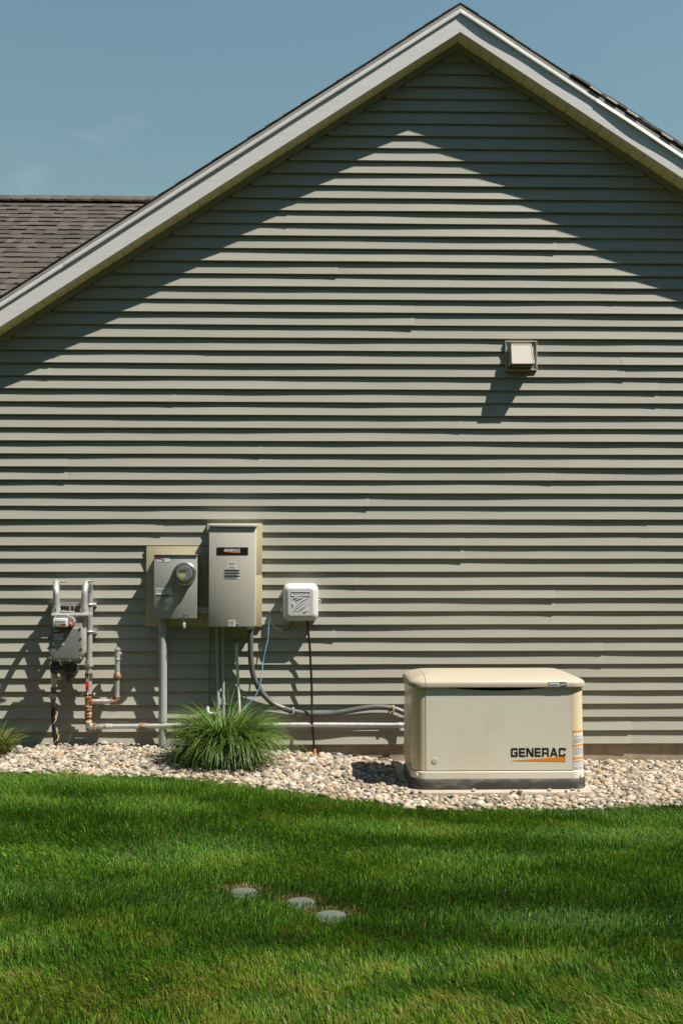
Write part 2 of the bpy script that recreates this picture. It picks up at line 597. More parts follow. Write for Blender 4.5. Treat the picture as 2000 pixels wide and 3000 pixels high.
EDGE_PX = [(-500, 2246), (0, 2250), (260, 2256), (510, 2265), (640, 2277), (765, 2292), (918, 2316), (1148, 2344), (1352, 2357), (1658, 2357), (2000, 2343), (2500, 2318)]
EDGE = np.array([ground_at(a, b, 0.03)[:2] for a, b in EDGE_PX])
EDGE = EDGE[np.argsort(EDGE[:, 0])]


def lawn_edge(x):
    return np.interp(x, EDGE[:, 0], EDGE[:, 1])


def grid_mesh(name, xs, ys, zf, mat, **kw):
    X, Y = np.meshgrid(xs, ys)
    Z = zf(X, Y)
    v = np.stack([X.ravel(), Y.ravel(), Z.ravel()], 1)
    nx, ny = len(xs), len(ys)
    i = np.arange(nx - 1)
    j = np.arange(ny - 1)
    I, Jj = np.meshgrid(i, j)
    b = (Jj * nx + I).ravel()
    f = np.stack([b, b + 1, b + nx + 1, b + nx], 1)
    me = bpy.data.meshes.new(name)
    me.from_pydata(v.tolist(), [], f.tolist())
    me.polygons.foreach_set('use_smooth', [True] * len(me.polygons))
    return link(name, me, mat, **kw)


xs = np.concatenate([[-400, -150, -60, -25, -12], np.arange(-6, 6.01, 0.15), [12, 25, 60, 150, 400]])
ys = np.concatenate([[-400, -150, -60, -25, -12], np.arange(-8, 1.01, 0.15), [5, 25, 60, 150, 400]])
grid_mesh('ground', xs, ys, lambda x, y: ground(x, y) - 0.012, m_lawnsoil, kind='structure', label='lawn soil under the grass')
bed = MB()
bx = np.arange(-4.2, 5.0, 0.1)
rows = 9
rings = []
for x in bx:
    ye = float(lawn_edge(x)) - 0.03
    rings.append([(x, 0.02 + (ye - 0.02) * k / rows, float(ground(x, 0.02 + (ye - 0.02) * k / rows)) - 0.002) for k in range(rows + 1)])
bed.loft(rings, cap=False, closed=False)
gravel_bed = bed.build('gravel_bed', m_soil, kind='structure', label='bed of pale river gravel along the house wall', fix=False)

# ================================================================ HOUSE
XP, ZB = 1.094, 5.53            # apex of the fascia's lower edge
YF = -0.20                      # front face of the fascia
EL, ER = -3.9, 5.9              # ends of the rakes
EXPO = 0.1016                   # siding exposure
house = thing('house', 'grey-green vinyl sided house gable with white rake trim and brown shingles', 'house', (0, 0, 0))


def zrake(x, off=0.0):
    return ZB + off - SLOPE * abs(x - XP)


zb = zrake
wall = MB().prism([(-3.55, 0.0), (5.7, 0.0), (5.7, zb(5.7) + .01), (XP, ZB + .01), (-3.55, zb(-3.55) + .01)], 0.012, 0.2).build('wall', m_siding, house, smooth=False)
MB().box(-3.55, -3.35, 0.2, 9, 0, zb(-3.55)).build('side_wall', m_siding, house, smooth=False)
MB().box(5.5, 5.7, 0.2, 9, 0, zb(5.7)).build('side_wall', m_siding, house, smooth=False)
MB().box(-3.53, 5.68, 0.004, 0.3, -0.7, -0.001).build('foundation', m_found, house, smooth=False)

JOINTS = {20: [-0.24], 18: [0.142], 19: [1.868], 17: [-1.439, 2.331], 16: [0.742], 15: [-0.837], 14: [-2.09, 2.40], 13: [-1.122, 2.657],
          12: [1.114], 11: [-0.452], 10: [-1.951, 1.829], 9: [0.386], 8: [-1.207, 2.577], 7: [1.117], 6: [-2.6, 0.30], 5: [1.824], 4: [0.125],
          3: [2.196], 2: [-0.9], 1: [1.3], 0: [-1.7, 2.4]}


def board(k, x0, x1, first, last, seed):
    r = random.Random(seed)
    nseg = max(6, int((x1 - x0) / 0.055))
    ph = [r.uniform(0, 6.28) for _ in range(4)]
    z0 = k * EXPO
    base = 0.0208 if k % 2 else 0.0192
    rings = []
    xsn = [x0 + (x1 - x0) * i / nseg for i in range(nseg + 1)]
    if not last:
        xsn = [x for x in xsn if x < x1 - 0.05] + [x1 - 0.03, x1 - 0.012, x1]
    for x in xsn:
        wob = 0.0014 * math.sin(x * 1.5 + ph[0]) + 0.0009 * math.sin(x * 3.7 + ph[1]) + 0.0004 * math.sin(x * 9.3 + ph[2])
        d = base + wob
        if not last:                 # the lapped end lifts off the board beneath it
            q = max(0.0, 1 - (x1 - x) / 0.17)
            d += 0.0036 * q * q * (1.0 if k % 2 == 0 else 0.45)
        if not first:
            q = max(0.0, 1 - (x - x0) / 0.2)
            d -= 0.0010 * q
        dz = 0.0005 * math.sin(x * 3.3 + ph[3])
        prof = [(x, 0.006, z0 + dz), (x, -d + 0.0014, z0 + dz), (x, -d, z0 + dz + 0.0016)]
        for q in (0.86, 0.68, 0.48, 0.26, 0.0):
            prof.append((x, -0.0012 - (d - 0.0012) * q ** 1.22, z0 + 0.0016 + (EXPO - 0.0024) * (1 - q)))
        rings.append(prof)
    mb = MB()
    mb.loft(rings, cap=False, closed=False)
    n = len(rings[0])
    mb.f.append(tuple(reversed(range(n))))
    mb.f.append(tuple(range((len(rings) - 1) * n, len(rings) * n)))
    mb.build('siding_board', m_siding, wall, fix=False, angle=40)


for k in range(0, 55):
    zt = (k + 0.5) * EXPO
    half = (ZB + 0.012 - zt - 0.03) / SLOPE
    xl, xr = max(-3.55, XP - half), min(5.7, XP + half)
    if xr - xl < 0.06:
        break
    js = [j + (0 if k % 2 == 0 else 0.004) for j in JOINTS.get(k // 2, []) if xl + .1 < j < xr - .1]
    cuts = [xl] + js + [xr]
    for i in range(len(cuts) - 1):
        a = cuts[i] - (0.0 if i == 0 else 0.03)
        board(k, a, cuts[i + 1], i == 0, i == len(cuts) - 2, 1000 + k * 7 + i)
# the siding overlap: a lap's lower piece sits a hair behind
# J-channel under the soffit
for side in (-1, 1):
    xe = -3.55 if side < 0 else 5.7
    MB().prism([(XP, ZB + .012), (xe, zb(xe) + .012), (xe, zb(xe) - .046), (XP, ZB - .046)], -0.026, -0.002).build('frieze_trim', m_trim, house, smooth=False)

# fascia, drip edge, roof edge
for side in (-1, 1):
    xe = EL if side < 0 else ER
    MB().prism([(XP, ZB), (xe, zb(xe)), (xe, zb(xe, .155)), (XP, ZB + .155)], YF, YF + 0.02).build(
        'fascia', m_fascL if side < 0 else m_fascR, house, smooth=False, label='white wood-grained rake board %s of the peak' % ('left' if side < 0 else 'right'))
    cutx = [XP, -0.05 * 0 + 0.24, -1.95, xe] if side < 0 else [XP, 2.15, xe]
    for i in range(len(cutx) - 1):
        mb = MB()
        rings = []
        n = max(8, int(abs(cutx[i + 1] - cutx[i]) / 0.05))
        for q in range(n + 1):
            x = cutx[i] + (cutx[i + 1] - cutx[i]) * q / n
            wv = 0.0024 * math.sin(x * 5.2 + 1) + 0.0018 * math.sin(x * 11.0) if side > 0 else 0.0006 * math.sin(x * 6)
            pr = YF - (0.014 if side > 0 else 0.011) - wv - (0.0022 if i % 2 else 0.0)
            o = 0.0015 * (i % 2)
            lip = 0.012 if side > 0 else 0.004
            rings.append([(x, YF + .005, zb(x, .146 + o)), (x, pr, zb(x, .146 + o)), (x, pr - 0.001, zb(x, .150)), (x, pr + lip * .35, zb(x, .181)), (x, YF + .005, zb(x, .184))])
        mb.loft(rings)
        mb.build('drip_edge', m_drip, house)
    MB().prism([(XP, ZB + .156), (xe, zb(xe, .156)), (xe, zb(xe, .213)), (XP, ZB + .213)], YF - 0.006, YF + 0.05).build('roof_edge', m_deck, house, smooth=False)

# soffit: narrow vented panels with a notch at each rib
soffit = MB().prism([(XP - .002, ZB + .05), (EL, zb(EL) + .05), (EL, zb(EL) + .06), (XP, ZB + .06), (ER, zb(ER) + .06), (ER, zb(ER) + .05)], YF + 0.02, -0.004).build('soffit', m_gendark, house, smooth=False)
dl = 0.1016
for side in (-1, 1):
    dx, dz = side * math.cos(ANG), -math.sin(ANG)
    nx, nz = side * math.sin(ANG), math.cos(ANG)          # up normal of the slope
    nmax = int((abs((EL if side < 0 else ER) - XP)) / (dl * math.cos(ANG)))
    for i in range(nmax):
        g = 0.0035
        y0, y1 = YF + 0.021, -0.027
        t0, t1 = i * dl + (g if i else 0.0), (i + 1) * dl - g
        pts = [(t0, y0, 0), (t1, y0, 0), (t1, y1 - 0.0, 0), (t0 + 0.010, y1, 0), (t0, y1 - 0.012, 0)]
        oz = ZB + 0.005
        mb = MB()
        v = []
        for (t, y, h) in pts:
            v.append((XP + dx * t, y, oz + dz * t))
        for (t, y, h) in pts:
            tt = t + (0.003 if t > t0 + 0.05 else -0.003)
            v.append((XP + dx * tt + nx * .006, y, oz + dz * tt + nz * .006))
        n = len(pts)
        mb.add(v, [tuple(range(n)), tuple(reversed(range(n, 2 * n)))] + [(q, q + n, (q + 1) % n + n, (q + 1) % n) for q in range(n)])
        mb.build('soffit_panel', m_soffit, soffit, smooth=False)

# gable roof slabs
roof = MB()
for side in (-1, 1):
    xe = EL - .05 if side < 0 else ER + .05
    roof.prism([(XP, ZB + .214), (xe, zb(xe, .214)), (xe, zb(xe, .226)), (XP, ZB + .226)], YF + 0.012, 9.0)
roof = roof.build('roof', m_shingE, house, smooth=False)
# the shingles whose edges show along the rakes
for side in (-1, 1):
    dx, dz = side * math.cos(ANG), -math.sin(ANG)
    nx, nz = side * math.sin(ANG), math.cos(ANG)
    ln = abs((EL if side < 0 else ER) - XP) / math.cos(ANG)
    ex = 0.165
    for i in range(int(ln / ex)):
        t0, t1 = i * ex - 0.03 if i else 0.0, (i + 1) * ex
        h0, h1 = 0.0, 0.006 + random.uniform(0, .005)
        yf = YF - 0.003 - random.uniform(0, .004)
        yb = YF + 0.9
        oz = ZB + .227
        v = []
        for y in (yf, yb):
            for t, h in ((t0, h0), (t1, h1 - .005), (t1, h1 + .003), (t0, h0 + .006)):
                v.append((XP + dx * t + nx * h, y, oz + dz * t + nz * h))
        MB().add(v, [(0, 1, 2, 3), (7, 6, 5, 4), (0, 4, 5, 1), (1, 5, 6, 2), (2, 6, 7, 3), (3, 7, 4, 0)]).build('shingle', m_shing, roof, smooth=False)
    if side > 0:                 # a lifted second layer part-way down the right rake
        s0 = (at(1668, 220, YF).x - XP) / math.cos(ANG)
        for i in range(int((ln - s0) / ex)):
            t0, t1 = s0 + i * ex, s0 + (i + 1) * ex + .012
            lift = 0.007 + min(0.008, 0.004 * i) + random.uniform(0, .003)
            v = []
            for y in (YF - 0.002 - random.uniform(0, .012), YF + 0.7):
                for t, h in ((t0, lift), (t1, lift + .002), (t1, lift + .021), (t0, lift + .018 - (.009 if i == 0 else 0))):
                    v.append((XP + dx * t + nx * h, y, oz + dz * t + nz * h))
            MB().add(v, [(0, 1, 2, 3), (7, 6, 5, 4), (0, 4, 5, 1), (1, 5, 6, 2), (2, 6, 7, 3), (3, 7, 4, 0)]).build('shingle', m_shingW, roof, smooth=False)
            if random.random() < 0.45:
                q0 = t0 + random.uniform(0, .05)
                v = []
                for y in (YF - 0.018, YF + 0.4):
                    for t, h in ((q0, lift - .008), (q0 + .1, lift - .007), (q0 + .1, lift + .001), (q0, lift)):
                        v.append((XP + dx * t + nx * h, y, oz + dz * t + nz * h))
                MB().add(v, [(0, 1, 2, 3), (7, 6, 5, 4), (0, 4, 5, 1), (1, 5, 6, 2), (2, 6, 7, 3), (3, 7, 4, 0)]).build('starter_strip', m_drip, roof, smooth=False)

# the lower wing's roof behind, ridge running along x
RY, RZ = 3.6, float(at(220, 586, 3.6).z)
RS = SLOPE
rear = MB()
rear.add([(-12, 0.35, RZ - RS * (RY - 0.35) - .012), (0.6, 0.35, RZ - RS * (RY - 0.35) - .012), (0.6, RY, RZ - .012), (-12, RY, RZ - .012), (-12, RY + 3.5, RZ - RS * 3.5), (0.6, RY + 3.5, RZ - RS * 3.5)],
         [(0, 1, 2, 3), (3, 2, 5, 4)])
rear = rear.build('rear_roof', m_shingE, house, smooth=False, label='brown asphalt shingle roof of the wing behind the gable')
MB().box(-12, -3.55, 0.75, 0.9, -0.3, RZ - RS * (RY - 0.8) - .05).build('rear_wall', m_siding, house, smooth=False)
ra = math.atan(RS)
EXR = 0.16
sd, cd = math.sin(ra), math.cos(ra)
SH = {}


def shingle_mesh(thick):
    v = []
    for x in (-0.5, 0.5):
        for s, h in ((0, thick), (EXR + .03, 0.001), (EXR + .03, -0.004), (0, -0.004)):
            v.append((x, s * cd - h * sd, s * sd + h * cd))
    me = bpy.data.meshes.new('shingle')
    me.from_pydata(v, [], [(0, 3, 2, 1), (4, 5, 6, 7), (0, 1, 5, 4), (1, 2, 6, 5), (2, 3, 7, 6), (3, 0, 4, 7)])
    me.materials.append(m_shing)
    return me


SHC = [(0.066, 0.055, 0.046), (0.088, 0.074, 0.060), (0.052, 0.045, 0.038), (0.102, 0.085, 0.069)]
SHM = [shingle_mesh(t) for t in (0.008, 0.010, 0.014, 0.017)]
restv, restf = MB(), 0
nsh = 0
rs = random.Random(3)
row = 0
while True:
    s_low = (row + 1) * EXR          # distance of the butt edge down from the ridge
    y0 = RY - s_low * cd
    z0 = RZ - s_low * sd
    if y0 < 0.4:
        break
    x = -6.0 + rs.uniform(0, .2)
    thickrow = False
    while x < 0.3:
        w = rs.choice([0.08, 0.1, 0.12, 0.14, 0.18])
        thickrow = not thickrow if rs.random() < .8 else thickrow
        px, py = pix((x + w / 2, y0, z0))
        # above the gable's rake line?
        lim = pix((0.0, YF, zrake(0.0, .24)))
        t_r = (px - 1348) / 1348.0
        rake_y = 15 + 865 * (1348 - px) / 1348
        if -25 < px < 475 and py < rake_y + 14 and nsh < 300:
            o = bpy.data.objects.new('shingle', SHM[(2 if thickrow else 0) + rs.randrange(2)])
            COL.objects.link(o)
            o.parent = rear
            o.location = (x + w / 2, y0, z0)
            o.scale = (w - 0.0015, 1, 1)
            ORIG[o.name] = Vector((0, 0, 0))
            nsh += 1
        else:
            h = 0.015 if thickrow else 0.009
            restv.add([(x, y0 - h * sd, z0 + h * cd), (x + w, y0 - h * sd, z0 + h * cd), (x + w, y0 + EXR * cd, z0 + EXR * sd + .001), (x, y0 + EXR * cd, z0 + EXR * sd + .001), (x, y0, z0), (x + w, y0, z0)],
                      [(0, 1, 2, 3), (4, 5, 1, 0)])
        x += w
    row += 1
ro = restv.build('shingles_beyond', m_shingA, rear, smooth=False, kind='stuff', fix=False)
_c = np.random.default_rng(4).choice(4, len(restv.v) // 6)
set_tint(ro.data, np.repeat(np.array(SHC)[_c], 6, 0))
x = -5.0
while x < 0.2:
    w = 0.152
    lift = rs.uniform(0, .004)
    v = []
    for xx, hh in ((x, .052 + lift), (x + w + .02, .044 + lift)):
        for (yy, zz) in ((-.15, -.15 * RS + .008), (-.04, -.012), (0, .0), (.04, -.012), (.15, -.15 * RS + .008), (.15, -.15 * RS - .012), (0, -.022), (-.15, -.15 * RS - .012)):
            v.append((xx, RY + yy, RZ + zz + hh))
    MB().loft([v[:8], v[8:]]).build('ridge_cap', m_shing, rear, smooth=False)
    x += w

# ================================================================ CONCRETE PAD AND GENERATOR
PADZ = -0.118
p0 = ground_at(1190, 2326)
pad = MB().box(at(1150, 2219, -0.15).x, 1.80, -1.185, -0.06, PADZ - 0.12, PADZ).build(
    'concrete_pad', m_pad, bevel=0.008, label='pale concrete slab under the beige generator', cat='slab')

GY0, GY1 = -1.09, -0.45
GX0, GX1 = at(1204, 2150, GY0 + .08).x, at(1705, 2150, GY0 + .08).x
RC = 0.088
Zt0, Zt1 = PADZ, at(1450, 2281, GY0).z            # tray
Zs1 = at(1450, 2259, GY0).z                       # skirt top
Zl = at(1450, 2014, GY0).z                        # lid lip
gen = thing('standby_generator', 'large beige standby generator cabinet on the concrete slab beside the wall', 'generator', ((GX0 + GX1) / 2, (GY0 + GY1) / 2, PADZ))


def ring(out, z, r=RC, n=7, x0=None, x1=None):
    return [(a, b, z) for a, b in rrect((GX0 if x0 is None else x0) - out, (GX1 if x1 is None else x1) + out, GY0 - out, GY1 + out, r + out, n)]


MB().loft([ring(.012, Zt0 + .001), ring(.014, Zt0 + .01), ring(.013, Zt1 - .008), ring(.008, Zt1)]).build('base_tray', m_tray, gen)
MB().loft([ring(0.004, Zt1 + .0005), ring(.004, Zs1 - .006), ring(0.0, Zs1 - 0.001)]).build('base_skirt', m_gen, gen)
MB().loft([ring(-.016, Zs1), ring(-.016, Zl + .01)]).build('inner_frame', m_gendark, gen)
DX0, DX1 = at(1245.5, 2150, GY0).x, at(1675, 2150, GY0).x
GAP = 0.003
Zd0 = Zs1 + 0.0045
# front door with a scooped upper edge for the hand grip
poly = [(DX0 + GAP, Zd0), (DX1 - GAP, Zd0), (DX1 - GAP, Zl + .01)]
gx0, gx1 = at(1300, 2020, GY0).x, at(1620, 2020, GY0).x
zg = Zl - 0.0
poly.append((gx1 + .02, Zl + .01))
for k in range(13):
    u = k / 12
    poly.append((gx1 + (gx0 - gx1) * u, zg + .004 - 0.026 * math.sin(math.pi * u) ** 0.8))
poly += [(gx0 - .02, Zl + .01), (DX0 + GAP, Zl + .01)]
door = MB().prism(poly, GY0 - 0.002, GY0 + 0.016).build('door', m_gen, gen, smooth=False)
MB().box(gx0 - .02, gx1 + .02, GY0 + .014, GY0 + .02, Zl - .05, Zl + .008).build('grip_recess', m_gendark, door, smooth=False)


def post(xc, sgn, name, a0=-90, a1=0):
    """rounded corner column: arc of the plan outline from the front face to the side"""
    pts = []
    cx = (GX1 - RC) if sgn > 0 else (GX0 + RC)
    cy = GY0 + RC
    x_in = (DX1 if sgn > 0 else DX0)
    pts.append((x_in, GY0))
    n = 12
    for k in range(n + 1):
        t = R(-90 + 90 * k / n)
        pts.append((cx + sgn * RC * math.cos(t), cy + RC * math.sin(t)))
    pts.append((GX1 if sgn > 0 else GX0, GY0 + RC + .035))
    inner = [(a - sgn * .012, b + .02) for a, b in reversed(pts)]
    rings = []
    for z in (Zd0, Zd0 + .004, Zl + .008):
        rings.append([(a, b, z) for a, b in pts + inner])
    return MB().loft(rings).build(name, m_genpost, gen)


postL = post(0, -1, 'corner_post')
postR = post(0, 1, 'corner_post')
# side and back panels
YS0 = GY0 + RC + .037
for sgn in (-1, 1):
    X = GX1 if sgn > 0 else GX0
    sp = MB().box(min(X, X - sgn * .015), max(X, X - sgn * .015), YS0, GY1 - .01, Zd0, Zl + .006).build('side_panel', m_genpost, gen, smooth=False)
    nL = 9
    z0l, z1l = at(1195, 2237, -.9).z, at(1195, 2083, -.9).z
    for i in range(nL):
        za = z0l + (z1l - z0l) * i / nL
        zc = za + (z1l - z0l) / nL
        hw = .06
        rings = []
        for k in range(9):
            u = k / 8
            yy = YS0 + .008 + (GY1 - YS0 - .06) * u
            bul = 0.019 * min(1, 6 * min(u, 1 - u))
            rings.append([(X - sgn * .002, yy, za + .003), (X + sgn * bul * .45, yy, za + .002), (X + sgn * bul, yy, za + .006), (X + sgn * .0005, yy, zc - .002)])
        MB().loft(rings).build('louver', m_genpost, sp, angle=60)
        MB().box(min(X, X + sgn * .002), max(X, X + sgn * .002), YS0 + .02, GY1 - .09, za - .004, za + .0025).build('louver_slot', m_gendark, sp, smooth=False)
    if sgn < 0:
        zk = at(1197, 2020, -.92).z
        MB().box(X - .0012, X + .003, YS0 + .02, YS0 + .05, zk - .016, zk + .012).build('key_slot', m_gendark, sp, bevel=.004)
MB().box(GX0 + .05, GX1 - .05, GY1 - .012, GY1, Zd0, Zl + .006).build('back_panel', m_genpost, gen, smooth=False)

# lid, lofted in plan, with a separate left end cap
ZT = at(1450, 1962, -.77).z


def ring2(ox, oy, z):
    r_ = max(.03, RC + min(ox, 0.02))
    return [(a_, b_, z) for a_, b_ in rrect(GX0 - ox, GX1 + ox, GY0 - oy, GY1 + oy, max(.03, RC + .6 * min(ox, .02)), 7)]


def lid_part(xc0, xc1, name):
    H = ZT - Zl
    rings = [ring2(-.02, -.02, Zl + .004), ring2(.013, .013, Zl + .001), ring2(.018, .018, Zl + .005), ring2(.018, .018, Zl + .024), ring2(.012, .014, Zl + .036), ring2(.002, .006, Zl + .045),
             ring2(-.018, -.012, Zl + .055), ring2(-.045, -.045, Zl + .066), ring2(-.085, -.10, Zl + .077), ring2(-.13, -.17, Zl + .5 * (H + .083)), ring2(-.19, -.25, ZT)]
    mb = MB().loft(rings)
    me = bpy.data.meshes.new(name)
    o_ = ORIG[gen.name]
    me.from_pydata([(p[0] - o_.x, p[1] - o_.y, p[2] - o_.z) for p in mb.v], [], mb.f)
    bm = bmesh.new()
    bm.from_mesh(me)
    bmesh.ops.recalc_face_normals(bm, faces=bm.faces)
    for xc, s in ((xc0, -1), (xc1, 1)):
        if xc is None:
            continue
        r_ = bmesh.ops.bisect_plane(bm, geom=bm.verts[:] + bm.edges[:] + bm.faces[:], plane_co=(xc - o_.x, 0, 0), plane_no=(s, 0, 0), clear_outer=True)
        bmesh.ops.holes_fill(bm, edges=[e for e in bm.edges if e.is_boundary], sides=0)
    bm.to_mesh(me)
    bm.free()
    me.polygons.foreach_set('use_smooth', [True] * len(me.polygons))
    me.set_sharp_from_angle(angle=R(38))
    return link(name, me, m_genlid, gen)


xcut = at(1246, 2000, GY0 - .01).x
lid = lid_part(xcut + .0018, None, 'lid')
lid_part(None, xcut - .0018, 'lid_end_cap')

# badge on the lid lip
YB = GY0 - 0.0175
b0, b1 = at(1604.5, 1998, YB), at(1658, 2012.5, YB)
badge = MB().prism(rrect(b0.x, b1.x, b1.z, b0.z, .006, 4), YB - .0012, YB + .004).build('badge', m_iron, gen, smooth=False)
bs = b0.x + (b1.x - b0.x) * .64
MB().prism(rrect(b0.x + .003, bs, b1.z + .003, b0.z - .003, .004, 4), YB - .0018, YB - .001).build('badge_field', m_sticker, badge, smooth=False)
text('Guardian', b0.x + .01, b1.z + .010, (bs - b0.x) - .02, .012, YB - .0026, m_greyink, badge)
text('22kW', bs + .004, b1.z + .009, b1.x - bs - .009, .015, YB - .0020, m_sticker, badge, bold=.03)

# maker's name and orange wedge on the door
YD = GY0 - 0.0028
a, b = at(1496, 2217, YD), at(1655, 2191, YD)
sh = 0.0
shape2d(GL, a.x, a.z, b.x - a.x, b.z - a.z, YD, 'lettering', m_ink, door)
c0, c1, c2 = at(1496, 2228.5, YD), at(1655.5, 2216.8, YD), at(1655.5, 2231, YD)
MB().prism([(c0.x, c0.z), (c2.x, c2.z), (c1.x, c1.z)], YD - .0006, YD).build('orange_wedge', m_orange, door, smooth=False)
cr_ = at(1658.5, 2192.5, YD)
mb = MB()
mb.prism([(cr_.x + .004 * math.cos(k * math.pi / 5), cr_.z + .004 * math.sin(k * math.pi / 5)) for k in range(10)], YD - .0006, YD)
mb.build('registered_mark', m_greyink, door, smooth=False)
# lock
lc = at(1273, 2228, YD)


def disc(cx, cz, y, r, th, n=24):
    return MB().prism([(cx + r * math.cos(2 * math.pi * k / n), cz + r * math.sin(2 * math.pi * k / n)) for k in range(n)], y - th, y)


lock = disc(lc.x, lc.z, YD + .001, .021, .0025).build('door_lock', m_genring, gen, bevel=.001, bseg=1)
disc(lc.x, lc.z, YD - .0014, .0185, .0006).build('lock_face', m_gen, lock, smooth=False)
disc(lc.x, lc.z, YD - .0019, .0105, .0005).build('lock_ring', m_genring, lock, smooth=False)
disc(lc.x, lc.z, YD - .0023, .009, .0005).build('lock_disc', m_gen, lock, smooth=False)
bolt = [(.2, 1), (-.75, -.15), (-.05, -.15), (-.3, -1), (.75, .2), (.05, .2)]
MB().prism([(lc.x + .006 * u, lc.z + .0085 * v) for u, v in bolt], YD - .0032, YD - .0027).build('lightning_mark', m_ink, lock, smooth=False)
# plugs low in the corners
for pxx, sgn in ((1220, -1), (1699, 1)):
    ang = R(-90 + 42)
    cx = (GX1 - RC) if sgn > 0 else (GX0 + RC)
    zq = at(pxx, 2270, GY0 + .03).z
    d = Vector((sgn * math.cos(ang), math.sin(ang), 0))
    c = Vector((cx, GY0 + RC, zq)) + d * (RC + .003)
    MB().cyl(c, c + d * .006, .0165, .0155, 20).build('corner_plug', m_gen, gen)

# warning labels round the right corner post
def wrap_label(z0, z1, a0, a1, r_extra, name, mat, parent):
    cx, cy = GX1 - RC, GY0 + RC
    o_, i_ = [], []
    n = 10
    for k in range(n + 1):
        t = R(a0 + (a1 - a0) * k / n)
        o_.append((cx + (RC + r_extra) * math.cos(t), cy + (RC + r_extra) * math.sin(t)))
        i_.append((cx + (RC + r_extra - .0008) * math.cos(t), cy + (RC + r_extra - .0008) * math.sin(t)))
    ringp = o_ + i_[::-1]
    return MB().loft([[(x, y, z0) for x, y in ringp], [(x, y, z1) for x, y in ringp]]).build(name, mat, parent)


def zpost(py):
    return at(1692, py, GY0 + .03).z


wl = wrap_label(zpost(2254), zpost(2138), -86, -12, .0012, 'warning_label', m_sticker, postR)
for (ya, yb_) in ((2138, 2144), (2178.5, 2184.5), (2216, 2222)):
    wrap_label(zpost(yb_), zpost(ya), -86, -12, .0020, 'label_header', m_orange, postR)
mbp = []
for (ya, yb_, n) in ((2154, 2176, 9), (2187, 2214, 11), (2225, 2252, 11)):
    for i in range(n):
        y_ = ya + (yb_ - ya) * (i + .5) / n
        if random.random() < .85:
            wrap_label(zpost(y_ + .45), zpost(y_ - .45), -83, -83 + random.uniform(45, 66), .0018, 'print_line', m_greyink, postR)
for k, a_ in enumerate((-74, -57)):
    cx, cy = GX1 - RC, GY0 + RC
    zc = zpost(2148.5)
    v = []
    for da, dz_ in ((-5, -.008), (5, -.008), (0, .008)):
        t = R(a_ + da)
        v.append((cx + (RC + .0022) * math.cos(t), cy + (RC + .0022) * math.sin(t), zc + dz_))
    v += [(x, y + .0008, z) for x, y, z in v]
    MB().add(v, [(0, 1, 2), (5, 4, 3), (0, 3, 4, 1), (1, 4, 5, 2), (2, 5, 3, 0)]).build('warning_triangle', m_yellowsticker, postR, smooth=False)

# ================================================================ WALL EQUIPMENT: ELECTRICAL
def boxpx(mb, px0, py0, px1, py1, Yf, Yb):
    a, b = at(px0, py0, Yf), at(px1, py1, Yf)
    return mb.box(a.x, b.x, Yf, Yb, b.z, a.z), a, b


mb, a, b = boxpx(MB(), 429.5, 1600.5, 605.5, 1834.5, -0.032, -0.001)
mb.build('mounting_board', m_board, bevel=.002, label='tan vinyl mounting board behind the electric meter box', cat='board')
mb, a, b = boxpx(MB(), 607.5, 1532.5, 767, 1836, -0.034, -0.001)
mbo = MB()
zs = at(760, 1684, -.034).z
mbo.box(a.x, b.x, -.034, -.001, zs + .001, a.z).box(a.x, b.x, -.0338, -.001, b.z, zs - .001)
mbo.build('mounting_board', m_board, label='tan vinyl mounting board behind the tall transfer switch box', cat='board', bevel=.0015)

# meter box
YM = -0.155
a, b = at(452, 1625, YM), at(577, 1812, YM)
mbox = thing('meter_box', 'grey steel electric meter box with round glass meter, second box from left', 'meter box', (a.x, -0.03, b.z))
MB().box(a.x + .003, b.x - .003, YM + .004, -.033, b.z + .003, a.z - .004).build('enclosure', m_mbox, mbox, bevel=.003)
MB().box(a.x, b.x, YM, YM + .012, b.z, a.z - .006).build('cover', m_mbox, mbox, bevel=.003)
MB().box(a.x - .003, b.x + .003, YM - .008, -.033, a.z - .005, a.z + .003).build('rain_lip', m_mbox, mbox, bevel=.002)
mc = at(540, 1680.5, YM - .03)
mcx, mcz = mc.x, mc.z
# ring collar, socket, glass dome, dial
def lathe_y(prof, cx, cz, seg=40):
    mb = MB()
    mb.loft([[(cx + r * math.cos(2 * math.pi * j / seg), y, cz + r * math.sin(2 * math.pi * j / seg)) for j in range(seg)] for r, y in prof])
    return mb


meter = lathe_y([(.088, YM + .001), (.089, YM - .006), (.084, YM - .014), (.080, YM - .016), (.080, YM - .034), (.083, YM - .036), (.083, YM - .046), (.077, YM - .049), (.070, YM - .049)], mcx, mcz).build('meter_ring', m_chrome, mbox)
lathe_y([(.062, YM - .05), (.064, YM - .058), (.060, YM - .062), (.052, YM - .064)], mcx, mcz).build('meter_base', m_iron, meter)
lathe_y([(.058, YM - .0642), (.058, YM - .084), (.050, YM - .088), (.047, YM - .0885)], mcx, mcz).build('dial_drum', m_face, meter)
dl0 = lathe_y([(.070, YM - .0495), (.0705, YM - .085), (.069, YM - .105), (.064, YM - .116), (.052, YM - .122), (.030, YM - .1245), (.004, YM - .125)], mcx, mcz)
dl0.build('glass_dome', m_glass, meter)
YI = YM - .0895
MB().box(mcx - .030, mcx + .022, YI - .001, YI + .001, mcz + .010, mcz + .026).build('display', m_iron, meter, smooth=False)
MB().prism([(mcx - .047, mcz + .004), (mcx + .03, mcz + .004), (mcx + .004, mcz - .040), (mcx - .018, mcz - .040)], YI - .001, YI + .0005).build('yellow_label', m_yellowsticker, meter, smooth=False)
MB().box(mcx - .036, mcx + .012, YI - .0018, YI - .0011, mcz - .022, mcz - .004).build('label_field', m_sticker, meter, smooth=False)
for i in range(3):
    pass
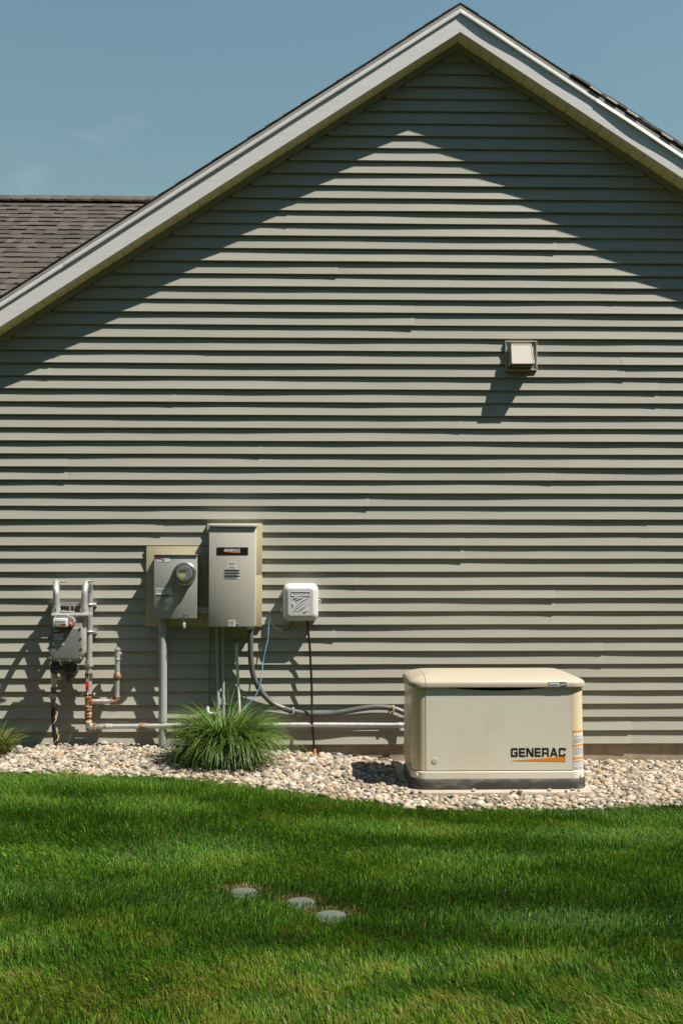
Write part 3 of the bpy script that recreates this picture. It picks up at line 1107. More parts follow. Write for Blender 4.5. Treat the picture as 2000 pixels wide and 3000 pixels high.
# stickers on the cover
YK = YM - .0002
st = plate('hazard_sticker', 458.5, 1633, 498.5, 1646, YK, m_sticker, mbox, tilt=R(-4))
pl = plate('sticker_bar', 459.5, 1634, 475, 1638.6, YK - .0011, m_redsticker, st, th=.0005, tilt=R(-4))
MB().prism([(at(479, 1640, YK).x + .008 * u, at(479, 1640.5, YK).z + .012 * v) for u, v in ((0, 1), (.9, .1), (.3, -1), (-.6, -.5), (-.7, .4))], YK - .0018, YK - .0011).build('hand_mark', m_ink, st, smooth=False)
s2 = plate('number_sticker', 457, 1723, 502, 1745.5, YK, m_sticker, mbox)
plate('sticker_bar', 457, 1742.5, 502, 1745.5, YK - .0011, m_ink, s2, th=.0005)
print_lines(s2, 458.5, 1724.5, 499, 1736, YK - .0011, 4, seed=2)
d0 = at(485, 1741, YK - .0012)
text('33', d0.x, d0.z, .032, .018, YK - .0017, m_greyink, s2)
# seal wire and tag
e0 = at(541, 1806, YM - .004)
MB().tube(bezier([e0 + Vector((-.012, .002, 0)), e0 + Vector((-.006, -.012, .010)), e0 + Vector((.016, -.014, .008)), e0 + Vector((.026, -.004, -.006)), e0 + Vector((.012, -.012, -.012)), e0 + Vector((-.008, -.01, -.006))], 6), .0022, 6).build('seal_wire', m_ink, mbox)
MB().tube(bezier([e0 + Vector((-.008, -.01, -.004)), e0 + Vector((-.012, -.008, -.02)), e0 + Vector((-.004, -.008, -.034))], 5), .0014, 6).build('tag_wire', m_silver, mbox)
tg = at(540, 1832, YM - .012)
MB().box(tg.x - .009, tg.x + .009, YM - .014, YM - .011, tg.z - .021, tg.z + .021).build('seal_tag', m_sticker, mbox, bevel=.001)

# transfer switch
YTf = -0.195
a, b = at(613, 1543, YTf), at(747, 1836, YTf)
tsw = thing('transfer_switch', 'tall grey steel transfer switch box with black name plate', 'switch box', (a.x, -0.03, b.z))
MB().box(a.x + .002, b.x - .001, YTf + .014, -.035, b.z + .004, a.z + .002).build('enclosure', m_tbox, tsw, bevel=.003)
tdoor = MB().box(a.x, b.x, YTf, YTf + .014, b.z, a.z - .002).build('door', m_tbox, tsw, bevel=.004)
h1 = at(610, 1536.5, YTf).z
MB().add([(a.x - .003, YTf - .012, a.z - .002), (b.x + .012, YTf - .012, a.z - .002), (b.x + .012, -.035, a.z + .022), (a.x - .003, -.035, a.z + .022),
          (a.x - .003, YTf - .012, h1), (b.x + .012, YTf - .012, h1), (b.x + .012, -.035, h1 + .01), (a.x - .003, -.035, h1 + .01)],
         [(0, 3, 2, 1), (4, 5, 6, 7), (0, 1, 5, 4), (1, 2, 6, 5), (2, 3, 7, 6), (3, 0, 4, 7)]).build('rain_hood', m_tbox, tsw, bevel=.002)
YN = YTf - .0002
n0, n1 = at(635, 1603.5, YN), at(727, 1626, YN)
npl = MB().prism(rrect(n0.x, n1.x, n1.z, n0.z, .004, 3), YN - .0015, YN).build('name_plate', m_ink, tdoor, smooth=False)
l0, l1 = at(657, 1616, YN), at(703.5, 1608.3, YN)
shape2d(GL, l0.x, l0.z, l1.x - l0.x, l1.z - l0.z, YN - .002, 'lettering', m_drip, tdoor, depth=.0006)
w0, w1 = at(659, 1618.2, YN), at(704, 1619.5, YN)
MB().prism([(w0.x, w0.z - .001), (w1.x, w1.z), (w1.x, w1.z + .008)], YN - .0024, YN - .0016).build('orange_wedge', m_orange, tdoor, smooth=False)
s1 = plate('upper_sticker', 664.5, 1646.5, 694, 1668, YN, m_sticker, tdoor)
for y0_, y1_ in ((1649, 1655), (1659, 1665)):
    print_lines(s1, 669, y0_, 690, y1_, YN - .0011, 2, seed=int(y0_))
s2 = plate('lower_sticker', 657, 1669.5, 703, 1696, YN, m_sticker, tdoor)
for y_ in (1669.5, 1678.5, 1687):
    plate('sticker_bar', 657, y_, 703, y_ + 2.8, YN - .0011, m_ink, s2, th=.0005)
    print_lines(s2, 658, y_ + 3.4, 702, y_ + 8, YN - .0011, 3, seed=int(y_))
s3 = plate('small_sticker', 669, 1817, 690, 1834.5, YN, m_sticker, tdoor)
print_lines(s3, 671, 1819, 688, 1832, YN - .0011, 5, seed=9)
k0 = at(696, 1830, YTf - .004)
MB().cyl(k0 + Vector((0, .006, 0)), k0 + Vector((0, -.006, 0)), .006, .005, 14).build('latch', m_chrome, tdoor)
MB().box(k0.x - .002, k0.x + .002, YTf - .010, YTf, k0.z - .016, k0.z).build('hasp', m_chrome, tdoor)
# stub between the two boxes
s0, s1_ = at(577, 1787, -.10), at(613, 1787, -.10)
cn = MB().cyl(s0, s1_, .026).cyl(s0 + Vector((.004, 0, 0)), s0 + Vector((.022, 0, 0)), .034, None, 8).build('conduit_nipple', m_pvc, label='short grey conduit nipple joining meter box and transfer switch', cat='conduit')

# conduits
def pipe_thing(name, label, cat, pts, r, mat, seg=14, **kw):
    return MB().tube(pts, r, seg).build(name, mat, label=label, cat=cat, **kw)


c_top, c_bot = at(477, 1811, -.085), at(477.5, 2200, -.085)
pipe_thing('conduit', 'thick grey vertical conduit running down from the electric meter box', 'conduit', [c_top, c_bot], .0318, m_pvc, 20)
# two thin conduits
r1 = thing('conduit', 'thin grey conduit under the transfer switch, left one of the pair', 'conduit', at(636, 2075, -.05))
MB().tube([at(635.5, 1834, -.05), at(639.5, 2080, -.05)], .0128, 12).build('tube', m_pvc, r1)
q0 = at(639.5, 2080, -.05)
MB().tube(bezier([q0 + Vector((0, 0, .02)), q0 + Vector((0, 0, -.0)), q0 + Vector((-.01, 0, -.022)), q0 + Vector((-.04, .0, -.03)), q0 + Vector((-.075, 0, -.02)), q0 + Vector((-.082, .02, .01)), q0 + Vector((-.082, .06, .03))], 6), .0145, 12).build('elbow', m_pvc, r1)
r2 = thing('conduit', 'thin grey conduit under the transfer switch, right one of the pair', 'conduit', at(655, 2090, -.05))
MB().tube([at(653, 1834, -.05), at(654.5, 2100, -.05)], .0118, 12).build('tube', m_pvc, r2)
MB().tube([at(654.2, 2041, -.05), at(654.4, 2044, -.05), at(654.5, 2064, -.05)], [.0142, .0150, .0142], 14).build('coupling', m_pvc, r2)
cz_ = at(654, 1984, -.05)
stp = MB().tube([cz_ + Vector((-.022, .046, 0)), cz_ + Vector((-.018, .03, 0)), cz_ + Vector((-.012, -.006, 0)), cz_ + Vector((0, -.0145, 0)), cz_ + Vector((.012, -.006, 0)), cz_ + Vector((.018, .03, 0)), cz_ + Vector((.022, .046, 0))], .004, 6)
for s_ in (-1, 1):
    stp.cyl(cz_ + Vector((s_ * .024, .044, 0)), cz_ + Vector((s_ * .024, .03, 0)), .006, .005, 8)
stp.build('strap', m_galv, r2)
r3 = thing('conduit', 'short pale plastic pipe bending into the wall left of the curved conduit', 'conduit', at(700, 2090, -.05))
k0 = at(692.5, 1898, -.05)
MB().tube([k0, at(702, 2094, -.05)], .0112, 14).build('tube', m_white, r3)
MB().tube([k0 + Vector((0, 0, -.016)), k0 + Vector((0, 0, .006)), k0 + Vector((0, .004, .018)), k0 + Vector((0, .015, .028)), k0 + Vector((0, .046, .030))], .0145, 14).build('elbow', m_white, r3)

# big flexible conduit
fx = thing('flexible_conduit', 'fat grey flexible conduit curving from transfer switch to generator', 'conduit', at(733, 1843, -.08))
path = [at(733.5, 1838, -.10), at(734, 1875, -.10), at(734.5, 1928, -.09), at(742, 1978, -.075), at(761, 2019, -.06), at(793, 2056, -.05), at(828.6, 2074.5, -.045), at(864, 2085, -.045),
        at(911, 2091.5, -.045), at(965, 2091, -.045), at(1010, 2085, -.045), at(1059, 2076, -.045), at(1105, 2071.5, -.045), at(1152, 2076, -.045), at(1190, 2092, -.06), at(1215, 2108, -.15), at(1232, 2120, -.30), at(1245, 2130, -.47)]
sm = bezier(path, 20)
rad = [0.0212 + 0.0007 * (1 if i % 2 else -1) for i in range(len(sm))]
MB().tube(sm, rad, 14).build('tube', m_flex, fx)
t0_ = at(733.5, 1838, -.10)
MB().tube([t0_ + Vector((0, 0, .008)), t0_ + Vector((0, 0, -.004)), t0_ + Vector((0, 0, -.012)), t0_ + Vector((0, 0, -.013))], [.031, .031, .029, .022], 8).build('connector', m_galv, fx)
for px_, py_ in ((859, 2083), (1151.5, 2077)):
    c = at(px_, py_, -.045)
    MB().box(c.x - .0075, c.x + .0075, -.0705, -.0675, c.z - .022, c.z + .026).box(c.x - .0075, c.x + .0075, -.0675, -.004, c.z + .0225, c.z + .0255).build('strap', m_board, fx, bevel=.0008)
    c2_ = at(px_ - .5, py_ + 16, -.02)
    MB().box(c.x - .0075, c.x + .0075, -.0675, -.012, c.z - .0245, c.z - .0215).cyl(c2_ + Vector((0, .008, 0)), c2_ + Vector((0, -.010, 0)), .006, .005, 10).build('strap_screw', m_galv, fx)

# communications box
YX = -0.125
a, b = at(829, 1709.5, -.09), at(932, 1819, -.09)
cbx = thing('cable_box', 'white rounded plastic cable box right of the transfer switch', 'utility box', (a.x, -.02, b.z))


def xz_ring(inset, y, r):
    return [(p, y, q) for p, q in rrect(a.x + inset, b.x - inset, b.z + inset, a.z - inset, max(r, .004), 7)]


MB().loft([xz_ring(.004, -.016, .045), xz_ring(.002, -.06, .047)]).build('back_shell', m_cbox, cbx)
lidb = MB().loft([xz_ring(.001, -.0605, .048), xz_ring(0, -.064, .048), xz_ring(0.0, -.078, .048), xz_ring(.003, -.088, .046), xz_ring(.010, -.097, .042), xz_ring(.030, -.113, .03), xz_ring(.036, -.1165, .026), xz_ring(.042, -.118, .02), xz_ring(.048, -.118, .016)]).build('lid', m_cbox, cbx, angle=50)
YL = -.118
# raised frame round the name panel
f0, f1 = at(853, 1733, YL), at(908, 1746.5, YL)
fr = MB()
tk = .0028
fr.box(f0.x, f1.x, YL - .003, YL, f0.z - tk, f0.z).box(f0.x, f1.x, YL - .003, YL, f1.z, f1.z + tk).box(f0.x, f0.x + tk, YL - .003, YL, f1.z + tk, f0.z - tk).box(f1.x - tk, f1.x, YL - .003, YL, f1.z + tk, f0.z - tk)
fr.build('name_frame', m_cbox, lidb, bevel=.001, bseg=1)
t0_, t1_ = at(860, 1744, YL), at(898, 1736, YL)
text('xfinity', t0_.x, t0_.z, t1_.x - t0_.x, t1_.z - t0_.z, YL - .0005, m_cboxd, lidb, bold=.01)
# curved raised ribs
g0, g1 = at(857, 1794, YL), at(904, 1750, YL)
gw, gh = g1.x - g0.x, g1.z - g0.z
ribs = [[(.02, .85), (.10, .95), (.22, 1.0), (.36, 1.0)], [(.15, .72), (.28, .85), (.45, .94), (.7, .97)], [(.12, .25), (.35, .55), (.62, .80), (.97, .97)],
        [(.28, .02), (.55, .25), (.8, .5), (.97, .8)], [(.05, .03), (.2, .2), (.5, .5), (.75, .68)], [(.64, .0), (.8, .06), (.92, .18), (.97, .32)], [(.03, .35), (.02, .5), (.02, .62), (.03, .7)]]
for rb in ribs:
    pts = bezier([(g0.x + u * gw, YL - .0005, g0.z + v * gh) for u, v in rb], 6)
    n = len(pts)
    MB().tube(pts, [.0042 * (0.25 + math.sin(math.pi * i / (n - 1))) for i in range(n)], 6).build('rib', m_cbox, lidb)
for py_ in (1741, 1787):
    hz_ = at(827.5, py_, -.07)
    MB().box(hz_.x - .008, hz_.x + .008, -.078, -.045, hz_.z - .022, hz_.z + .022).cyl((hz_.x - .005, -.074, hz_.z - .018), (hz_.x - .005, -.074, hz_.z + .018), .007).build('hinge', m_cbox, cbx, bevel=.002, bseg=1)
lt = at(935, 1763, -.07)
MB().prism(rrect(lt.x - .01, lt.x + .012, lt.z - .019, lt.z + .019, .008, 4), -.082, -.05).build('latch', m_cbox, cbx, bevel=.002, bseg=1)
MB().prism(rrect(lt.x - .001, lt.x + .007, lt.z + .000, lt.z + .013, .003, 3), -.0835, -.0815).build('latch_hole', m_gendark, cbx, smooth=False)

# cables
pipe_thing('cable', 'black cable hanging from the white cable box down to the gravel', 'cable',
           bezier([at(901.5, 1816, -.075), at(903, 1850, -.075), at(907, 1893, -.07), at(910, 1950, -.075), at(912.5, 2000, -.078), at(913.5, 2060, -.082), at(914, 2107, -.118), at(917, 2150, -.10), at(921, 2200, -.09)], 6), .0088, m_black, 8)
tp = at(921.5, 2199, -.115)
MB().tube(bezier([tp + Vector((0, 0, .008)), tp + Vector((.002, -.004, .0)), tp + Vector((.004, -.008, -.03))], 4), .0075, 8).build('marker_sleeve', m_orange, label='small orange sleeve at the foot of the black cable', cat='sleeve')
pipe_thing('cable', 'thin light blue cable hanging left of the white cable box', 'cable',
           bezier([at(791, 1792, -.02), at(790, 1811, -.04), at(786, 1850, -.05), at(784, 1875, -.05), at(777, 1905, -.06), at(771, 1936, -.06), at(768, 1965, -.075), at(764, 1993, -.09), at(757, 2022, -.10), at(740, 2050, -.11), at(721, 2071, -.12), at(706, 2088, -.14)], 6), .0040, m_blue, 8)
pipe_thing('wire_loop', 'thin white wire looping from the wall toward the cable box', 'wire',
           bezier([at(791, 1790, -.004), at(790.5, 1800, -.025), at(793, 1816, -.035), at(802, 1834, -.04), at(815, 1843, -.045), at(828.5, 1846, -.05)], 8), .0030, m_sticker, 8)
pipe_thing('cable', 'short black cable curling up under the white cable box', 'cable',
           bezier([at(827.5, 1846, -.05), at(838, 1845, -.05), at(850, 1836, -.055), at(855, 1828, -.06), at(856.5, 1818, -.065)], 8), .0040, m_black, 8)
pipe_thing('cable', 'thin dark cable on the shaded wall left of the paired conduits', 'cable',
           bezier([at(618, 1837, -.025), at(616, 1880, -.022), at(614.5, 1940, -.022), at(614, 2036, -.022), at(615, 2085, -.022)], 8), .0028, m_flex, 6)

# ================================================================ GAS METER
YG0, YG1 = -0.365, -0.175                          # front and back of the meter body
def gz(zx, zy, Y):                                  # reading of the enlarged view
    return at(zx / 3.4844, 1650 + zy / 3.4844, Y)


base = gz(670, 1010, -.27)
gm = thing('gas_meter', 'grey gas meter with dial plate hanging from silver pipes at left', 'gas meter', (base.x, -.27, base.z))
outl = [(522, 900), (522, 668), (556, 640), (556, 540), (836, 540), (846, 660), (846, 935), (800, 1000), (545, 1000), (500, 945), (492, 760), (505, 668)]
outl = [(556, 545), (834, 545), (838, 650), (848, 668), (850, 930), (806, 1000), (540, 1002), (500, 945), (494, 760), (505, 665), (548, 652)]
fo = [(gz(x, y, YG0).x, gz(x, y, YG0).z) for x, y in outl]
cx_ = sum(p[0] for p in fo) / len(fo)
cz_ = sum(p[1] for p in fo) / len(fo)


def sc(poly, s):
    return [(cx_ + (x - cx_) * s, cz_ + (z - cz_) * s) for x, z in poly]


MB().loft([[(x, YG0 + .026, z) for x, z in sc(fo, .97)], [(x, YG1 - .05, z) for x, z in sc(fo, .97)], [(x, YG1, z) for x, z in sc(fo, .86)]]).build('body', m_meterS, gm, bevel=.010, bseg=3)
MB().prism(sc(fo, 1.0), YG0 + .010, YG0 + .026).build('flange', m_meterS, gm, bevel=.004)
cov = [(560, 655), (832, 655), (846, 672), (848, 928), (802, 996), (544, 998), (503, 942), (498, 762), (509, 668)]
fc = [(gz(x, y, YG0).x, gz(x, y, YG0).z) for x, y in cov]
MB().loft([[(x, YG0 + .010, z) for x, z in fc], [(x, YG0 + .004, z) for x, z in fc], [(x, YG0 - .006, z) for x, z in sc(fc, .90)]]).build('front_cover', m_meter, gm, bevel=.004)
tp0, tp1 = gz(524, 552, YG0 - .01), gz(905, 520, YG0 - .01)
MB().tube([(tp0.x, YG0 + .015, (tp0.z + tp1.z) / 2), (tp1.x, YG0 + .015, (tp0.z + tp1.z) / 2)], .019, 14).build('top_flange', m_meterS, gm)
MB().box(tp0.x + .004, tp1.x - .004, YG0 + .015, YG1 - .02, tp0.z - .01, tp1.z + .006).build('top_casting', m_meterS, gm, bevel=.008)
q_ = gz(650, 500, YG0 + .05)
MB().box(gz(600, 500, YG0).x, gz(740, 500, YG0).x, YG0 + .02, YG0 + .10, q_.z - .006, q_.z + .008).cyl((q_.x, YG0 + .05, q_.z + .006), (q_.x, YG0 + .05, q_.z + .016), .010, .009, 8).build('top_cap', m_meterS, gm, bevel=.003)
for x_, y_ in ((720, 665), (820, 670), (828, 770), (832, 873), (815, 972), (712, 995), (608, 995), (515, 970), (502, 870), (508, 765)):
    p = gz(x_, y_, YG0)
    bo = MB().cyl((p.x, YG0 + .012, p.z), (p.x, YG0 - .004, p.z), .0125, .0115, 14).build('bolt_boss', m_meterS, gm)
    MB().cyl((p.x, YG0 - .0035, p.z), (p.x, YG0 - .010, p.z), .007, .007, 6).build('bolt', m_iron, bo)
# index box
i0, i1 = gz(545, 562, YG0 - .05), gz(690, 650, YG0 - .05)
ix = MB().box(i0.x, i1.x, YG0 - .05, YG0 + .005, i1.z, i0.z).build('index_box', m_sticker, gm, bevel=.004)
MB().cyl((i1.x + .012, YG0 - .042, (i0.z + i1.z) / 2 + .004), (i1.x + .012, YG0 + .004, (i0.z + i1.z) / 2 + .004), .036, .038, 24).build('index_cover', m_meterS, gm)
MB().tube(bezier([(i0.x + .006, YG0 - .03, i0.z), (i0.x + .02, YG0 - .03, i0.z + .020), (i1.x - .01, YG0 - .03, i0.z + .020), (i1.x + .008, YG0 - .03, i0.z)], 6), .007, 8).build('index_hood', m_pvc, gm)
YI = YG0 - .0502
for k, x_ in enumerate((578, 606, 632, 657)):
    c = gz(x_, 598, YI)
    disc(c.x, c.z, YI, .0085, .0005, 16).build('dial', m_meterS, ix, smooth=False)
    MB().prism([(c.x - .001, c.z), (c.x + .001, c.z - .001), (c.x + .006 * math.cos(k + 1.0), c.z + .0075 * math.sin(k + 1.0))], YI - .0011, YI - .0006).build('pointer', m_ink, ix, smooth=False)
for x_ in (572, 600):
    c = gz(x_, 627, YI)
    disc(c.x, c.z, YI, .006, .0005, 14).build('dial', m_meterS, ix, smooth=False)
    MB().box(c.x - .0008, c.x + .0008, YI - .0011, YI - .0006, c.z - .002, c.z + .005).build('pointer', m_ink, ix, smooth=False)
c0, c1 = gz(620, 617, YI), gz(672, 637, YI)
MB().box(c0.x, c1.x, YI - .0006, YI, c1.z, c0.z).build('red_field', m_redsticker, ix, smooth=False)
sl = gz(722, 622, YG0 - .05)
MB().tube([(sl.x, YG0 - .044, sl.z), (sl.x, YG0 - .052, sl.z), (sl.x, YG0 - .058, sl.z)], [.011, .011, .004], 12).build('red_seal', m_redtag, gm)
YS = YG0 - .0070


def gplate(name, x0, y0, x1, y1, mat, parent, Y=YS, th=.001):
    p, q = gz(x0, y0, Y), gz(x1, y1, Y)
    return MB().box(p.x, q.x, Y - th, Y, q.z, p.z).build(name, mat, parent, smooth=False)


g1_ = gplate('red_white_sticker', 550, 688, 648, 735, m_sticker, gm)
gplate('sticker_bar', 552, 700, 606, 722, m_redsticker, g1_, YS - .0011, .0004)
gplate('sticker_bar', 606, 690, 646, 718, m_redsticker, g1_, YS - .0011, .0004)
g2_ = gplate('white_sticker', 555, 742, 645, 785, m_sticker, gm)
print_lines(g2_, 557 / 3.4844, 1650 + 745 / 3.4844, 640 / 3.4844, 1650 + 782 / 3.4844, YS - .0011, 5, seed=5)
g3_ = gplate('lower_sticker', 538, 803, 658, 838, m_sticker, gm)
gplate('sticker_bar', 553, 810, 646, 831, m_greyink, g3_, YS - .0011, .0004)

# inverted-U pipes above the meter
def ubend(xf, xrear):
    f = gz(xf, 470, -.30)
    topz = gz(xf, 172, -.25).z - .023
    yr = -.105
    yc = (f.y + yr) / 2
    rr_ = abs(yr - f.y) / 2
    zc = topz - rr_ * .92
    zend = gz(xf, 1000, yr).z
    xr0 = gz(xrear, 500, yr).x
    pts = [(f.x, f.y, f.z - .02), (f.x, f.y, f.z + .02)] + [(f.x + (xr0 - f.x) * k / 14, yc - rr_ * math.cos(math.pi * k / 14), zc + rr_ * .95 * math.sin(math.pi * k / 14)) for k in range(15)] + [(xr0, yr, zend)]
    return f, pts, zc, topz


pipes = []
for xf, xrear in ((578, 572), (863, 918)):
    f, pts, zc, topz = ubend(xf, xrear)
    mp_ = MB().tube(pts, .0232, 18).build('swivel_pipe', m_silver, gm)
    nz0 = gz(xf, 500, -.30).z
    MB().cyl((f.x, f.y, nz0), (f.x, f.y, nz0 + .030), .037, .036, 6).cyl((f.x, f.y, nz0 - .006), (f.x, f.y, nz0 + .001), .039, .039, 20).build('union_nut', m_silver, mp_)
    MB().cyl((f.x, f.y, nz0 + .030), (f.x, f.y, nz0 + .048), .028, .027, 16).build('collar', m_silver, mp_)
    MB().cyl((f.x, f.y, nz0 - .025), (f.x, f.y, nz0), .030, .030, 16).build('meter_spud', m_iron, mp_)
    zt_ = gz(xf, 187, -.29).z
    MB().cyl((f.x + .015, -.255, zt_), (f.x + .042, -.255, zt_), .009, .009, 10).cyl((f.x + .042, -.255, zt_), (f.x + .062, -.255, zt_), .006, .006, 6).build('test_tap', m_galv, mp_)
    pipes.append((pts[-1][0], pts[-1]))

# wall bracket holding the meter pipes
br = thing('meter_bracket', 'galvanised steel wall bracket behind the gas meter pipes', 'bracket', gz(745, 440, -.05))
b0_, b1_ = gz(500, 398, -.06), gz(985, 440, -.06)
mb = MB()
mb.box(b0_.x, b1_.x, -.08, -.075, b1_.z, b0_.z)
mb.box(b0_.x, b1_.x, -.08, -.013, b0_.z - .003, b0_.z)
mb.box(b0_.x, b1_.x, -.08, -.013, b1_.z, b1_.z + .003)
mb.build('strut', m_galv, br, bevel=.0008, bseg=1)
b2_, b3_ = gz(910, 672, -.06), gz(988, 716, -.06)
MB().box(b2_.x - .05, b3_.x, -.08, -.013, b2_.z - .003, b2_.z).box(b2_.x - .05, b3_.x, -.08, -.013, b3_.z, b3_.z + .003).box(b2_.x - .05, b3_.x, -.02, -.013, b3_.z + .003, b2_.z - .003).build('lower_strut', m_galv, br, bevel=.0008, bseg=1)
for (zc1) in ((b0_.z + b1_.z) / 2, (b2_.z + b3_.z) / 2):
    xr_ = pipes[1][0]
    MB().tube(arc((xr_, -.105, zc1), .028, 0, 2 * math.pi, (1, 0, 0), (0, 1, 0), 16), .006, 6).cyl((xr_ + .026, -.11, zc1), (xr_ + .052, -.11, zc1), .007, .007, 6).build('pipe_clamp', m_galv, br)
l0_, l1_ = gz(720, 440, -.07), gz(722, 520, -.07)
MB().box(l0_.x - .006, l0_.x + .006, -.082, -.078, l1_.z - .05, l0_.z).box(l0_.x + .028, l0_.x + .036, -.082, -.078, l1_.z - .05, l0_.z).build('hanger_bar', m_galv, br)

# left supply riser with regulator
xl_ = pipes[0][0]
Yr = -.105
sr = thing('gas_supply_riser', 'dark regulator and valve riser feeding the gas meter from a black pipe', 'gas pipe', gz(575, 1875, Yr))
zz = lambda y, Y=Yr: gz(560, y, Y).z
xr = lambda x, y, Y=Yr: gz(x, y, Y).x
MB().tube([(xl_, Yr, pipes[0][1][2] + .03), (xr(568, 1020), Yr, zz(1020)), (xr(565, 1120), Yr, zz(1120))], .026, 14).build('inlet_pipe', m_iron, sr)
MB().tube([(xr(566, 1015), Yr, zz(1015)), (xr(566, 1030), Yr, zz(1030)), (xr(566, 1110), Yr, zz(1110)), (xr(566, 1125), Yr, zz(1125))], [.030, .037, .037, .028], 16).build('regulator_neck', m_iron, sr)
rc = gz(708, 1088, -.16)
reg = lathe_y([(.060, -.10), (.064, -.125), (.066, -.135), (.066, -.155), (.060, -.165), (.036, -.185), (.028, -.205), (.020, -.210)], rc.x, rc.z, 36).build('regulator_disc', m_iron, sr)
for k in range(8):
    t = k * math.pi / 4 + .2
    MB().cyl((rc.x + .057 * math.cos(t), -.160, rc.z + .057 * math.sin(t)), (rc.x + .057 * math.cos(t), -.168, rc.z + .057 * math.sin(t)), .006, .006, 6).build('bolt', m_galv, reg)
MB().tube([(xr(575, 1085), -.12, rc.z + .004), (rc.x - .03, -.12, rc.z)], .03, 14).build('regulator_arm', m_iron, sr)
MB().tube(bezier([(rc.x + .005, -.16, rc.z - .02), (rc.x + .004, -.18, rc.z - .05), (rc.x - .002, -.17, rc.z - .085)], 5), [.018] * 11, 10).build('vent', m_iron, sr)
gt = gz(698, 1028, -.175)
MB().box(gt.x - .024, gt.x + .024, -.176, -.170, gt.z - .012, gt.z + .012).build('green_tag', M('green_tag_paint', (0.16, 0.21, 0.08), 0.6), sr)
MB().tube([(xr(556, 1125), Yr, zz(1125)), (xr(556, 1135), Yr, zz(1135)), (xr(556, 1175), Yr, zz(1175)), (xr(554, 1215), Yr, zz(1215)), (xr(552, 1262), Yr, zz(1262))], [.020, .025, .023, .019, .016], 14).build('reducer', m_galv, sr)
MB().tube([(xr(570, 1170), Yr, zz(1172)), (xr(640, 1172), -.13, zz(1172))], [.014, .010], 10).build('branch_tube', m_galv, sr)
MB().cyl((xr(551, 1266), Yr, zz(1266)), (xr(551, 1290), Yr, zz(1290)), .027, .027, 6).build('hex_nut', m_cast, sr)
MB().tube([(xr(551, 1290), Yr, zz(1290)), (xr(550, 1310), Yr, zz(1310)), (xr(548, 1330), Yr, zz(1330)), (xr(547, 1365), Yr, zz(1365)), (xr(546, 1385), Yr, zz(1385)), (xr(545, 1462), Yr, zz(1462))], [.021, .020, .024, .024, .021, .013], 14).build('valve_body', m_cast, sr)
vc = gz(540, 1352, Yr)
MB().cyl((vc.x, Yr - .015, vc.z), (vc.x, Yr - .05, vc.z), .021, .019, 12).build('valve_plug', m_galv, sr)
MB().prism(rrect(vc.x - .022, vc.x + .042, vc.z - .012, vc.z + .016, .012, 4), Yr - .052, Yr - .042).build('valve_ear', m_galv, sr, bevel=.002, bseg=1)
bp_ = bezier([(xr(544, 1455), Yr, zz(1455)), (xr(545, 1500), Yr, zz(1500)), (xr(546, 1600), Yr, zz(1600)), (xr(556, 1720), Yr, zz(1720)), (xr(575, 1850), Yr, zz(1850)), (xr(580, 1910), Yr, zz(1910))], 6)
MB().tube(bp_, .0150, 14).build('black_pipe', m_black, sr)
yw = []
for i in range(60):
    u = i / 59
    q = bp_[min(int(u * (len(bp_) - 1)), len(bp_) - 1)]
    an = u * 2.6 * 2 * math.pi + .4
    rr_ = .019 + .006 * math.sin(u * 9)
    yw.append((q.x + rr_ * math.cos(an) + .004, q.y - rr_ * math.sin(an), zz(1435) + (zz(1880) - zz(1435)) * u))
MB().tube(yw, .0021, 6).build('tracer_wire', m_yellow, sr)

# house line: right riser, tee, branch stub, long pipe to the generator
hl = thing('gas_pipe', 'galvanised gas pipe with rusty fittings running low along the wall to the generator', 'gas pipe', gz(900, 1670, Yr))
XR = pipes[1][0]
Z = lambda y: gz(900, y, Yr).z
MB().cyl((XR, Yr, Z(1050)), (XR, Yr, Z(1020)), .037, .037, 6).cyl((XR, Yr, Z(1020)), (XR, Yr, Z(995)), .030, .029, 16).build('union_nut', m_silver, hl)
MB().tube([(XR, Yr, Z(1052)), (XR, Yr, Z(1070)), (XR, Yr, Z(1120))], [.026, .022, .022], 14).build('nipple', m_galv, hl)
val = MB().tube([(XR, Yr, Z(1118)), (XR, Yr, Z(1122)), (XR, Yr, Z(1185)), (XR, Yr, Z(1190)), (XR, Yr, Z(1206))], [.026, .029, .029, .024, .022], 8).build('ball_valve', m_darkfit, hl)
MB().cyl((XR, Yr - .02, Z(1160)), (XR, Yr - .042, Z(1160)), .010, .008, 10).build('valve_stem', m_chrome, val)
hb = MB().box(XR - .011, XR + .010, Yr - .042, Yr - .037, Z(1202), Z(1150)).build('handle_plate', m_galv, val)
MB().box(XR - .013, XR + .010, Yr - .046, Yr - .034, Z(1288), Z(1200)).build('valve_handle', m_red, val, bevel=.005, label='red lever handle')
MB().cyl((XR, Yr, Z(1200)), (XR, Yr, Z(1335)), .0225, None, 16).build('pipe', m_galv, hl)
fl = MB()
fl.box(XR - .042, XR + .042, Yr - .014, Yr + .014, Z(1346), Z(1326))
fl.build('flange', m_darkfit, hl, bevel=.003)
for dx_ in (-.046, -.004, .046):
    c = (XR + dx_, Yr - .016, Z(1335))
    MB().tube([(c[0], Yr - .01, c[2]), (c[0], Yr - .020, c[2]), (c[0], Yr - .025, c[2])], [.0095, .0095, .004], 10).build('bolt', m_chrome, hl)
MB().tube([(XR, Yr, Z(1356)), (XR, Yr, Z(1362)), (XR, Yr, Z(1376)), (XR, Yr, Z(1380)), (XR, Yr, Z(1450)), (XR, Yr, Z(1455)), (XR, Yr, Z(1470)), (XR, Yr, Z(1474))], [.026, .031, .031, .026, .026, .031, .031, .026], 16).build('tee', m_rust, hl)
zbr = Z(1412)
xb = lambda x: gz(x, 1410, Yr).x
